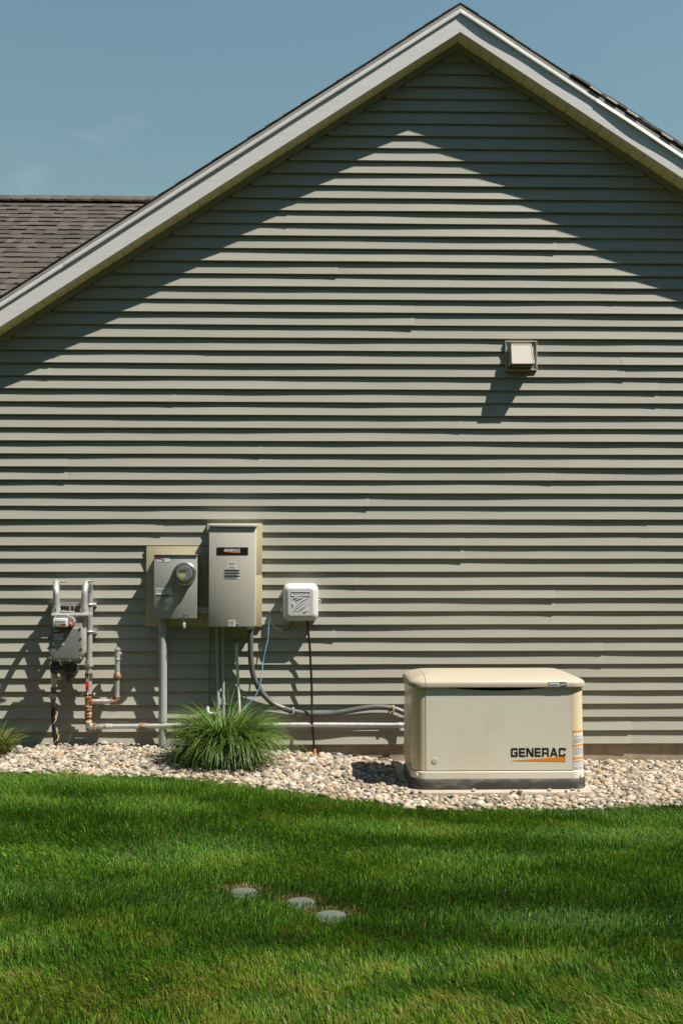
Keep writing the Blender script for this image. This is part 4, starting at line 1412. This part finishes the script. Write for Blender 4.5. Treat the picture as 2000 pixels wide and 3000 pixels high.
MB().tube([(XR + .015, Yr, zbr), (xb(930), Yr, zbr), (xb(935), Yr, zbr), (xb(948), Yr, zbr), (xb(950), Yr, zbr)], [.025, .025, .030, .030, .02], 16).build('tee_branch', m_rust, hl)
MB().cyl((xb(945), Yr, zbr), (xb(1145), Yr, zbr), .0185, None, 14).build('pipe', m_galv, hl)
xe_ = gz(1196, 1380, Yr).x
el = [(xb(1138), Yr, zbr), (xb(1150), Yr, zbr)] + [(xe_ - .030 + .030 * math.sin(k * math.pi / 12), Yr, zbr + .030 - .030 * math.cos(k * math.pi / 12)) for k in range(7)] + [(xe_, Yr, Z(1370)), (xe_, Yr, Z(1358))]
MB().tube(el, [.026, .0255] + [.0235] * 7 + [.0255, .026], 14).build('elbow', m_rust, hl)
MB().cyl((xe_, Yr, Z(1362)), (xe_, Yr, Z(1190)), .0180, None, 14).build('pipe', m_galv, hl)
un = MB().tube([(xe_, Yr, Z(1192)), (xe_, Yr, Z(1186)), (xe_, Yr, Z(1168)), (xe_, Yr, Z(1166))], [.019, .023, .023, .019], 14)
un.cyl((xe_, Yr, Z(1168)), (xe_, Yr, Z(1142)), .031, .031, 8)
un.tube([(xe_, Yr, Z(1142)), (xe_, Yr, Z(1136)), (xe_, Yr, Z(1118)), (xe_, Yr, Z(1114))], [.026, .026, .024, .018], 14)
un.build('union', m_rust, hl)
MB().cyl((xe_, Yr, Z(1120)), (xe_, Yr, Z(985)), .0190, None, 14).build('pipe', m_galv, hl)
MB().tube([(xe_, Yr, Z(990)), (xe_, Yr, Z(986)), (xe_, Yr, Z(976)), (xe_, Yr, Z(974)), (xe_, Yr, Z(892)), (xe_, Yr, Z(890)), (xe_, Yr, Z(876)), (xe_, Yr, Z(874)), (xe_, Yr, Z(858))], [.019, .0235, .0235, .021, .021, .0245, .0245, .014, .013], 14).cyl((xe_ + .018, Yr, Z(925)), (xe_ + .030, Yr, Z(925)), .012, .012, 8).build('capped_stub', m_galv, hl)
# rusty couplings below the tee and the bottom elbow
zf, rf = [], []
for y_, r_ in ((1470, .024), (1482, .024), (1486, .029), (1500, .030), (1512, .026), (1520, .023), (1528, .029), (1545, .029), (1552, .025), (1560, .028), (1572, .028), (1578, .022), (1598, .022), (1606, .026), (1622, .030), (1634, .030), (1636, .026)):
    zf.append((XR, Yr, Z(y_)))
    rf.append(r_)
MB().tube(zf, rf, 14).build('rusty_couplings', m_rust, hl, angle=50)
zp = at(280, 2129.5, Yr).z
xel = XR + .034
MB().tube([(XR, Yr, Z(1632))] + [(xel - .034 * math.cos(k * math.pi / 12), Yr, zp + .034 - .034 * math.sin(k * math.pi / 12)) for k in range(7)] + [(xel + .012, Yr, zp)], .0275, 16).build('elbow', m_galv, hl)
MB().tube([(xel + .008, Yr, zp), (xel + .012, Yr, zp), (xel + .022, Yr, zp), (xel + .024, Yr, zp)], [.026, .030, .030, .022], 14).build('elbow_band', m_rust, hl)
xp = lambda px: at(px, 2128, Yr).x
ends = [(xel + .02, zp)] + [(xp(q), at(q, y, Yr).z) for q, y in ((320, 2128.5), (410, 2127.5), (600, 2125.5), (900, 2123.5), (1195, 2125))]
pts = [(x, Yr, z) for x, z in ends] + [(xp(1215), -.12, ends[-1][1]), (xp(1245), -.46, ends[-1][1])]
MB().tube(pts, .0186, 16).build('long_pipe', m_galv, hl)
for pa, pb, rr_, mt in ((292, 302, .024, m_galv), (322, 330, .0215, m_galv), (408, 430, .0245, m_rust), (490, 510, .0222, m_galv), (512, 530, .0245, m_galv), (1166, 1178, .0225, m_galv)):
    za, zb_ = np.interp(xp(pa), [e_[0] for e_ in ends], [e_[1] for e_ in ends]), np.interp(xp(pb), [e_[0] for e_ in ends], [e_[1] for e_ in ends])
    MB().tube([(xp(pa), Yr, za), (xp(pa) + .003, Yr, za), (xp(pb) - .003, Yr, zb_), (xp(pb), Yr, zb_)], [.019, rr_, rr_, .019], 14).build('coupling', mt, hl)
bc = at(308, 2130, Yr - .03)
MB().tube([(xp(300), Yr, bc.z), (xp(303), Yr, bc.z), (xp(318), Yr, bc.z), (xp(322), Yr, bc.z)], [.019, .022, .022, .019], 8).build('cock_body', m_galv, hl)
MB().cyl((bc.x, Yr - .015, bc.z), (bc.x, Yr - .038, bc.z), .011, .009, 10).build('brass_cock', M('brass', (0.42, 0.25, 0.05), 0.4, 0.6, var=0.2), hl)
pipe_thing('wire_loop', 'thin brown wire lying along the top of the low gas pipe', 'wire',
           bezier([gz(912, 1640, Yr - .03), gz(990, 1640, Yr - .02), gz(1100, 1632, Yr), gz(1180, 1620, Yr), gz(1250, 1628, Yr), gz(1400, 1640, Yr), gz(1568, 1640, Yr), at(490, 2117, Yr), at(540, 2110, Yr)], 6), .0022, m_brown, 6)

# ================================================================ VENT HOOD
YV = -.030
va, vb = at(1478.5, 998.5, YV), at(1573, 1085, YV)
vh = thing('vent_hood', 'small beige louvred dryer vent hood high on the sunlit siding', 'vent hood', ((va.x + vb.x) / 2, -.01, vb.z))
MB().box(va.x, vb.x, -.022, -.003, vb.z, va.z).build('back_plate', m_hood, vh, bevel=.001)
tk = .010
fr = MB()
fr.box(va.x, vb.x, -.032, -.022, va.z - tk, va.z).box(va.x, vb.x, -.032, -.022, vb.z, vb.z + tk)
fr.box(va.x, va.x + tk, -.0318, -.022, vb.z + tk, va.z - tk).box(vb.x - tk, vb.x, -.0318, -.022, vb.z + tk, va.z - tk)
fr.build('frame', m_hood, vh, bevel=.002, bseg=1)
PR = -.132
TL, TR = at(1496, 1007.5, -.065), at(1555, 1007.5, -.065)
BL, BR = at(1498, 1065, PR), at(1565.5, 1065, PR)
wl0, wl1 = at(1487, 1012, -.022), at(1556, 1012, -.022)
wb0, wb1 = at(1485, 1074, -.022), at(1562, 1074, -.022)


def shell(pts_out, th=.004):
    pass


hood = MB()
v = [TL, TR, BR, BL, Vector((TL.x - .004, -.022, TL.z + .006)), Vector((TR.x + .004, -.022, TR.z + .006)), Vector((BR.x + .004, -.022, BR.z - .004)), Vector((BL.x - .014, -.022, BL.z - .004))]
cen = sum(v, Vector()) / 8
vi = []
for p in v:
    q = p + (cen - p) * 0.06
    vi.append(q)
for i in (2, 3, 6, 7):
    vi[i] = Vector((vi[i].x, vi[i].y, v[i].z))
for i in (4, 5, 6, 7):
    vi[i] = Vector((vi[i].x, -.0235, vi[i].z))
hood.add(v + vi, [(0, 3, 2, 1), (0, 1, 5, 4), (0, 4, 7, 3), (1, 2, 6, 5), (8, 9, 10, 11), (8, 12, 13, 9), (8, 11, 15, 12), (9, 13, 14, 10), (3, 11, 10, 2), (3, 7, 15, 11), (2, 10, 14, 6)])
hood.build('hood', m_hood, vh, smooth=False)
# raised border of the sloping face
fn = (TR - TL).cross(BL - TL).normalized()
if fn.y > 0:
    fn = -fn
mb = MB()
def edge_bar(p, q, w_):
    d = (q - p).normalized()
    s = d.cross(fn).normalized() * w_
    mb.add([p, q, q + s, p + s, p + fn * .003, q + fn * .003, q + s + fn * .003, p + s + fn * .003], [(0, 3, 2, 1), (4, 5, 6, 7), (0, 1, 5, 4), (1, 2, 6, 5), (2, 3, 7, 6), (3, 0, 4, 7)])
cc = (TL + TR + BL + BR) / 4
for p, q in ((TL, TR), (TR, BR), (BL, TL)):
    d = (q - p).normalized()
    s = d.cross(fn).normalized()
    if s.dot(cc - p) < 0:
        p, q = q, p
    edge_bar(p, q, .009)
mb.build('face_border', m_hood, vh, bevel=.001, bseg=1)
MB().tube(arc(((BL.x + BR.x) / 2, PR + .03, BL.z - .002), .03, R(200), R(340), (1, 0, 0), (0, 0, .35), 8), .003, 6).build('flap', m_hood, vh)

# ================================================================ VALVE COVERS IN THE LAWN
cov_lab = ['round grey-green lid flush in the lawn, leftmost and farthest of three', 'round grey-green lid flush in the lawn, middle of three', 'round grey-green lid flush in the lawn, rightmost and nearest of three']
COVERS = []
for i, (px_, py_, w_) in enumerate(((713, 2613, 82), (880, 2643, 88), (970, 2683, 94))):
    P = ground_at(px_, py_, .004)
    dep = float((P - CAM_P) @ FWD)
    r_ = w_ / 2 / F_PX * dep
    COVERS.append((P[0], P[1], r_))
    z = float(ground(P[0], P[1])) - .005
    root = thing('valve_cover', cov_lab[i], 'valve cover', (P[0], P[1], z), 'valve covers in the lawn')
    n = 36
    rr = random.Random(i)
    rg = lambda s, zz_: [(P[0] + r_ * s * math.cos(2 * math.pi * k / n), P[1] + r_ * s * math.sin(2 * math.pi * k / n), z + zz_ + .004 * math.sin(2 * math.pi * k / n)) for k in range(n)]
    MB().loft([rg(1.0, -.05), rg(1.0, .002), rg(.97, .006), rg(.90, .0065)]).build('lid', m_cover, root)
    gv = MB()
    for k in range(-4, 5):
        for dirn in (0, 1):
            t = k * r_ * .23
            hl_ = math.sqrt(max(0, (r_ * .88) ** 2 - t * t))
            ca, sa = math.cos(R(35) + dirn * R(72)), math.sin(R(35) + dirn * R(72))
            q0 = Vector((P[0] + ca * -hl_ - sa * t, P[1] + sa * -hl_ + ca * t, z + .0066))
            q1 = Vector((P[0] + ca * hl_ - sa * t, P[1] + sa * hl_ + ca * t, z + .0066))
            w2 = Vector((-sa, ca, 0)) * .0011
            up = Vector((0, 0, .0006 + .0003 * dirn))
            dzv = lambda p: Vector((0, 0, .004 * (p.y - P[1]) / r_))
            gv.add([q0 - w2 + dzv(q0), q1 - w2 + dzv(q1), q1 + w2 + dzv(q1), q0 + w2 + dzv(q0), q0 - w2 + up + dzv(q0), q1 - w2 + up + dzv(q1), q1 + w2 + up + dzv(q1), q0 + w2 + up + dzv(q0)],
                   [(0, 3, 2, 1), (4, 5, 6, 7), (0, 1, 5, 4), (1, 2, 6, 5), (2, 3, 7, 6), (3, 0, 4, 7)])
    gv.build('tread_pattern', m_groove, root, smooth=False)

# ================================================================ ORNAMENTAL GRASS CLUMPS
def clump(cx, cy, n, rad, Lmin, Lmax, seed, dry=0.0, upright=0.5, wid=.0050):
    r = np.random.default_rng(seed)
    z0 = float(ground(cx, cy)) + .0
    K = 7
    V = np.zeros((n, K + 1, 2, 3))
    C = np.zeros((n, K + 1, 2, 3))
    for i in range(n):
        phi = r.uniform(0, 2 * np.pi)
        q = r.uniform(0, 1) ** 0.6
        r0 = rad * q
        L = r.uniform(Lmin, Lmax) * (1.0 if r.random() > .05 else 1.25)
        phi2 = phi + r.normal(0, .55)
        low = r.random() < .32
        el = R(88 - 36 * q * r.uniform(.4, 1.2) - 10 * r.random()) if low else R(90 - 20 * q ** 1.2 * r.uniform(.3, 1.2) - 8 * r.random())
        L *= .68 if low else 1.0
        droop = r.uniform(1.1, 2.7) * (1.25 - upright)
        p = np.array([cx + r0 * math.cos(phi), cy + r0 * math.sin(phi), z0 - .01])
        d = np.array([math.cos(phi2), math.sin(phi2)])
        side = np.array([-d[1], d[0], 0.0])
        tw = r.uniform(-.8, .8)
        w0 = wid * r.uniform(.6, 1.25)
        base = np.array([0.042, 0.112, 0.012]) * r.uniform(.35, 1.5) + np.array([.04, .03, .005]) * r.random()
        if r.random() < dry:
            base = np.array([0.42, 0.25, 0.08]) * r.uniform(.6, 1.1)
        tipc = base * 1.25 + np.array([.07, .06, .028]) * r.random()
        for k in range(K + 1):
            u = k / K
            e = el - droop * u ** 1.5
            if k:
                p = p + np.array([d[0] * math.cos(e), d[1] * math.cos(e), math.sin(e)]) * (L / K)
                p[2] = max(p[2], z0 + .012 + .01 * r.random())
            w = w0 * (1 - u ** 2.2) * (0.55 + .9 * min(u * 3, 1)) * .5 + .0003
            wv = side * math.cos(tw) + np.array([0, 0, 1.0]) * math.sin(tw) * .6
            V[i, k, 0] = p - wv * w
            V[i, k, 1] = p + wv * w
            C[i, k, :] = base * (1 - u) + tipc * u
    me = bpy.data.meshes.new('foliage')
    idx = np.arange(n * (K + 1) * 2).reshape(n, K + 1, 2)
    F = np.stack([idx[:, :-1, 0], idx[:, :-1, 1], idx[:, 1:, 1], idx[:, 1:, 0]], -1).reshape(-1, 4)
    return me, V.reshape(-1, 3), F, C.reshape(-1, 3), z0


for nm, lab, (gx_, gy_), n, rad, L0, L1, seed, dry, upr in (
        ('ornamental_grass', 'large green fountain grass clump on the gravel below the conduits', (at(662, 2200, -.52).x, -.52), 4300, .125, .35, .60, 21, .004, .30),
        ('ornamental_grass', 'small grass tuft with orange dry base at the left edge', (at(-18, 2200, -.40).x, -.40), 620, .085, .14, .34, 22, .16, .62)):
    me, V, F, C, z0 = clump(gx_, gy_, n, rad, L0, L1, seed, dry, upr)
    root = thing(nm, lab, 'grass clump', (gx_, gy_, z0))
    me.from_pydata((V - np.array([gx_, gy_, z0])).tolist(), [], F.tolist())
    set_tint(me, C)
    me.polygons.foreach_set('use_smooth', [True] * len(me.polygons))
    link('foliage', me, m_clump, root, kind='stuff')
    nn = 14
    MB().loft([[(gx_ + rad * s * math.cos(2 * math.pi * k / nn), gy_ + rad * s * math.sin(2 * math.pi * k / nn), z0 + zz_) for k in range(nn)] for s, zz_ in ((1.0, -.02), (.92, .03), (.6, .06))]).build('crown', M('clump_crown', (0.16, 0.11, 0.05), 0.9, var=0.5, vscale=60, bump=0.6), root)
dry_p = gz(692, 1875, -.12)
MB().tube(bezier([dry_p + Vector((0, 0, -.02)), dry_p + Vector((.008, 0, .04)), dry_p + Vector((.03, -.005, .105))], 5), [.0032 - .0002 * i for i in range(11)], 6).build('dry_stalk', M('dry_straw', (0.33, 0.21, 0.10), 0.8), label='single dry brown stalk standing in the gravel against the wall', cat='stalk')

# ================================================================ GRAVEL
def icosphere(sub):
    bm = bmesh.new()
    bmesh.ops.create_icosphere(bm, subdivisions=sub, radius=1)
    v = np.array([p.co[:] for p in bm.verts])
    f = np.array([[q.index for q in fc_.verts] for fc_ in bm.faces])
    bm.free()
    return v, f


IV, IF = icosphere(2)
SHAPES = []
for i in range(14):
    r = np.random.default_rng(100 + i)
    v = IV.copy()
    for _ in range(4):
        d = r.normal(size=3)
        d /= np.linalg.norm(d)
        v += 0.10 * r.uniform(-1, 1) * np.sin(v @ d * r.uniform(1.2, 2.4) + r.uniform(0, 6))[:, None] * v
    v *= np.array([1.0, r.uniform(.62, .95), r.uniform(.42, .68)])
    SHAPES.append(v)

pos = []
r = np.random.default_rng(77)
for layer, sp, zl, keep in ((0, .027, .004, 1.0), (1, .032, .015, .66)):
    for gx_ in np.arange(-3.6, 4.2, sp):
        for gy_ in np.arange(-1.65, 0.0, sp):
            if r.random() > keep:
                continue
            x = gx_ + r.uniform(-.5, .5) * sp * 1.1
            y = gy_ + r.uniform(-.5, .5) * sp * 1.1
            if y > -.012 or y < float(lawn_edge(x)) - .035 + r.normal(0, .015):
                continue
            s = float(np.clip(r.lognormal(math.log(.0158), .36), .009, .034))
            onpad = (.545 - s * .2) < x < 1.81 and -1.185 - s * .35 < y
            if onpad:
                edge = (x < GX0 - .03 and y < -.72 - .9 * (x - .5)) or (y < -1.145 and r.random() < .25)
                if not edge or layer == 0 or s > .021:
                    continue
            pos.append((x, y, (PADZ + s * .45 if onpad else float(ground(x, y)) + zl * r.uniform(.6, 1.2)), s, r.integers(len(SHAPES)), r.uniform(0, 2 * np.pi), r.normal(0, .22), r.normal(0, .22), r.integers(len(PEB)), r.uniform(.82, 1.18)))


def rotm(a, b, c):
    return np.array(Matrix.Rotation(a, 3, 'Z') @ Matrix.Rotation(b, 3, 'X') @ Matrix.Rotation(c, 3, 'Y'))


# the 300 largest in view become pebbles of their own
def vis_size(p):
    u, v_ = pix(p[:3])
    if not (0 < u < 2000 and v_ < 2400) or (1180 < u < 1712 and v_ < 2300):
        return 0
    top = p[2] - float(ground(p[0], p[1]))
    return p[3] / (p[1] + 8.0) * (1.0 if top > .011 else .45)


order = sorted(range(len(pos)), key=lambda i: -vis_size(pos[i]))
single = set(order[:300])
PM = []
for v in SHAPES:
    me = bpy.data.meshes.new('pebble')
    me.from_pydata(v.tolist(), [], IF.tolist())
    me.polygons.foreach_set('use_smooth', [True] * len(me.polygons))
    me.materials.append(m_pebO)
    PM.append(me)
VV, FF, CC = [], [], []
off = 0
for i, p in enumerate(pos):
    if i in single:
        o = bpy.data.objects.new('pebble', PM[p[4]])
        COL.objects.link(o)
        o.parent = gravel_bed
        o.location = p[:3]
        o.rotation_euler = (p[6], p[7], p[5])
        o.scale = (p[3] * 1.12,) * 3
        ORIG[o.name] = Vector((0, 0, 0))
        continue
    VV.append(SHAPES[p[4]] @ rotm(p[5], p[6], p[7]).T * p[3] + np.array(p[:3]))
    FF.append(IF + off)
    off += len(IV)
    CC.append(np.repeat((np.array(PEB[p[8]]) * p[9])[None], len(IV), 0))
me = bpy.data.meshes.new('gravel')
VV = np.concatenate(VV)
FF = np.concatenate(FF)
me.vertices.add(len(VV))
me.vertices.foreach_set('co', VV.astype(np.float32).ravel())
me.loops.add(FF.size)
me.loops.foreach_set('vertex_index', FF.astype(np.int32).ravel())
me.polygons.add(len(FF))
me.polygons.foreach_set('loop_start', np.arange(0, FF.size, 3, dtype=np.int32))
me.polygons.foreach_set('use_smooth', np.ones(len(FF), bool))
me.update(calc_edges=True)
set_tint(me, np.concatenate(CC))
link('gravel', me, m_gravel, gravel_bed, kind='stuff')

# ================================================================ LAWN
r = np.random.default_rng(5)
N = 720000
X = r.uniform(-3.6, 3.8, N)
Y = r.uniform(-5.3, -0.35, N)
dep = Y + 8.0
half = dep * 1000 / F_PX * 1.02
cxm = dep * math.tan(YAW)
outside = np.abs(X - cxm) - half
keep = (Y < lawn_edge(X) + r.normal(0, .012, N)) & (outside < .75) & ((outside < 0.06) | (r.random(N) < .5))
for (cx0, cy0, cr0) in COVERS:
    dd = np.hypot(X - cx0, Y - cy0)
    keep &= (dd > cr0 * 0.97) | ((Y - cy0 < -.25 * cr0) & (dd > cr0 * .48) & (r.random(len(X)) < .6))
X, Y = X[keep], Y[keep]
N = len(X)
pn = sines(31, 9, .25, .9)
pf = sines(32, 9, .9, 3.2)
pl = sines(33, 7, .2, .6)
pl2 = sines(34, 7, .5, 1.4)
p1 = pn(X * .55, Y * 1.9)
p2 = pf(X * .8, Y * 1.6)
hgt = r.uniform(.014, .032, N) * (1 + .14 * p2)
wdt = np.clip(r.lognormal(math.log(.0026), .32, N), .0013, .006)
az = r.uniform(0, 2 * np.pi, N)
lx = 0.9 * pl(X * .6, Y * 1.8) + r.normal(0, .7, N)
ly = 0.9 * pl2(X * .6, Y * 1.8) + r.normal(0, .7, N)
lean = .55
tipx, tipy = lx * hgt * lean, ly * hgt * lean
tipz = hgt * np.sqrt(np.clip(1 - .35 * (lx ** 2 + ly ** 2) * lean ** 2, .25, 1))
Z0 = ground(X, Y) - .012
wx, wy = np.cos(az) * wdt, np.sin(az) * wdt
V = np.zeros((N, 5, 3), np.float32)
V[:, 0] = np.stack([X - wx / 2, Y - wy / 2, Z0], 1)
V[:, 1] = np.stack([X + wx / 2, Y + wy / 2, Z0], 1)
V[:, 2] = np.stack([X + .38 * tipx + wx * .42, Y + .38 * tipy + wy * .42, Z0 + .012 + .6 * tipz], 1)
V[:, 3] = np.stack([X + .38 * tipx - wx * .42, Y + .38 * tipy - wy * .42, Z0 + .012 + .6 * tipz], 1)
V[:, 4] = np.stack([X + tipx, Y + tipy, Z0 + .012 + tipz], 1)
dryness = np.clip(.20 * p1 + .20 * p2 + np.clip((-Y - 2.9) / 1.6, 0, 1) * (.36 + .26 * pf(X * 1.7 + 3, Y * 2.3)) - .08, 0, 1)
ringdry = np.zeros(N)
for (cx0, cy0, cr0) in COVERS:
    dx_, dy_ = X - cx0, Y - cy0
    dd = np.hypot(dx_, dy_)
    ringdry = np.maximum(ringdry, np.clip(1.25 - (dd - cr0) / .075, 0, 1) * np.clip(.30 + 1.2 * dy_ / np.maximum(dd, 1e-4), 0, 1))
rnd = r.random(N)
g_dark = np.array([.027, .086, .005])
g_mid = np.array([.090, .215, .012])
g_yel = np.array([.175, .205, .020])
straw = np.array([.40, .29, .115])
t = np.clip(.5 + .26 * p2 + .30 * p1 + r.normal(0, .25, N), 0, 1.15)[:, None]
C = (g_dark * (1 - t) + g_mid * t) * r.lognormal(-.05, .38, (N, 1))
u = np.clip(dryness * 1.3 + r.normal(0, .18, N), 0, 1)[:, None]
C = C * (1 - u) + g_yel * u
isst = (rnd < .010 + .12 * dryness) | (rnd < ringdry * .65)
C[isst] = straw * r.uniform(.5, 1.1, (isst.sum(), 1))
ir = (rnd < ringdry * .65)
C[ir] = np.array([.36, .225, .09]) * r.uniform(.4, 1.1, (ir.sum(), 1))
V[ringdry > .4, 2:, 2] -= ((V[ringdry > .4, 2:, 2] - Z0[ringdry > .4][:, None]) * .45)
C = np.repeat(C[:, None, :], 5, 1)
idx = np.arange(N * 5, dtype=np.int32).reshape(N, 5)
tri = np.stack([idx[:, [0, 1, 2]], idx[:, [0, 2, 3]], idx[:, [3, 2, 4]]], 1).reshape(-1, 3)
me = bpy.data.meshes.new('grass')
me.vertices.add(N * 5)
me.vertices.foreach_set('co', V.ravel())
me.loops.add(tri.size)
me.loops.foreach_set('vertex_index', tri.ravel())
me.polygons.add(len(tri))
me.polygons.foreach_set('loop_start', np.arange(0, tri.size, 3, dtype=np.int32))
me.update(calc_edges=True)
set_tint(me, C.reshape(-1, 3))
link('grass', me, m_grass, kind='stuff', label='mown green lawn with yellowing patches in the foreground', cat='grass')
print('blades', N, 'pebbles', len(pos), 'shingles', nsh)

# ================================================================ LEAFY BELT ADDED OUT OF VIEW TO BLOCK LOW SKY LIGHT
r = np.random.default_rng(9)
n = 26000
azm = r.uniform(R(-100), R(100), n)
rad = 25 + 7 * r.random(n)
top = 15.5 + 1.6 * np.sin(azm * 9) + 1.1 * np.sin(azm * 23 + 1)
h = top * r.random(n) ** .8
c = np.stack([rad * np.sin(azm), -rad * np.cos(azm), h], 1)
u = r.normal(size=(n, 3))
u /= np.linalg.norm(u, axis=1)[:, None]
w = np.cross(u, r.normal(size=(n, 3)))
w /= np.linalg.norm(w, axis=1)[:, None]
sz = r.uniform(.35, .8, n)[:, None]
V = np.stack([c - u * sz - w * sz, c + u * sz - w * sz, c + u * sz + w * sz, c - u * sz + w * sz], 1).reshape(-1, 3)
me = bpy.data.meshes.new('sky_blocker_belt')
me.from_pydata(V.tolist(), [], np.arange(n * 4).reshape(-1, 4).tolist())
link('sky_blocker_belt', me, M('sky_blocker_leaves', (0.028, 0.042, 0.014), 0.7, var=0.4, vscale=0.8), kind='stuff', label='added dark leafy belt behind the viewpoint, blocking low sky light', cat='light blocker')
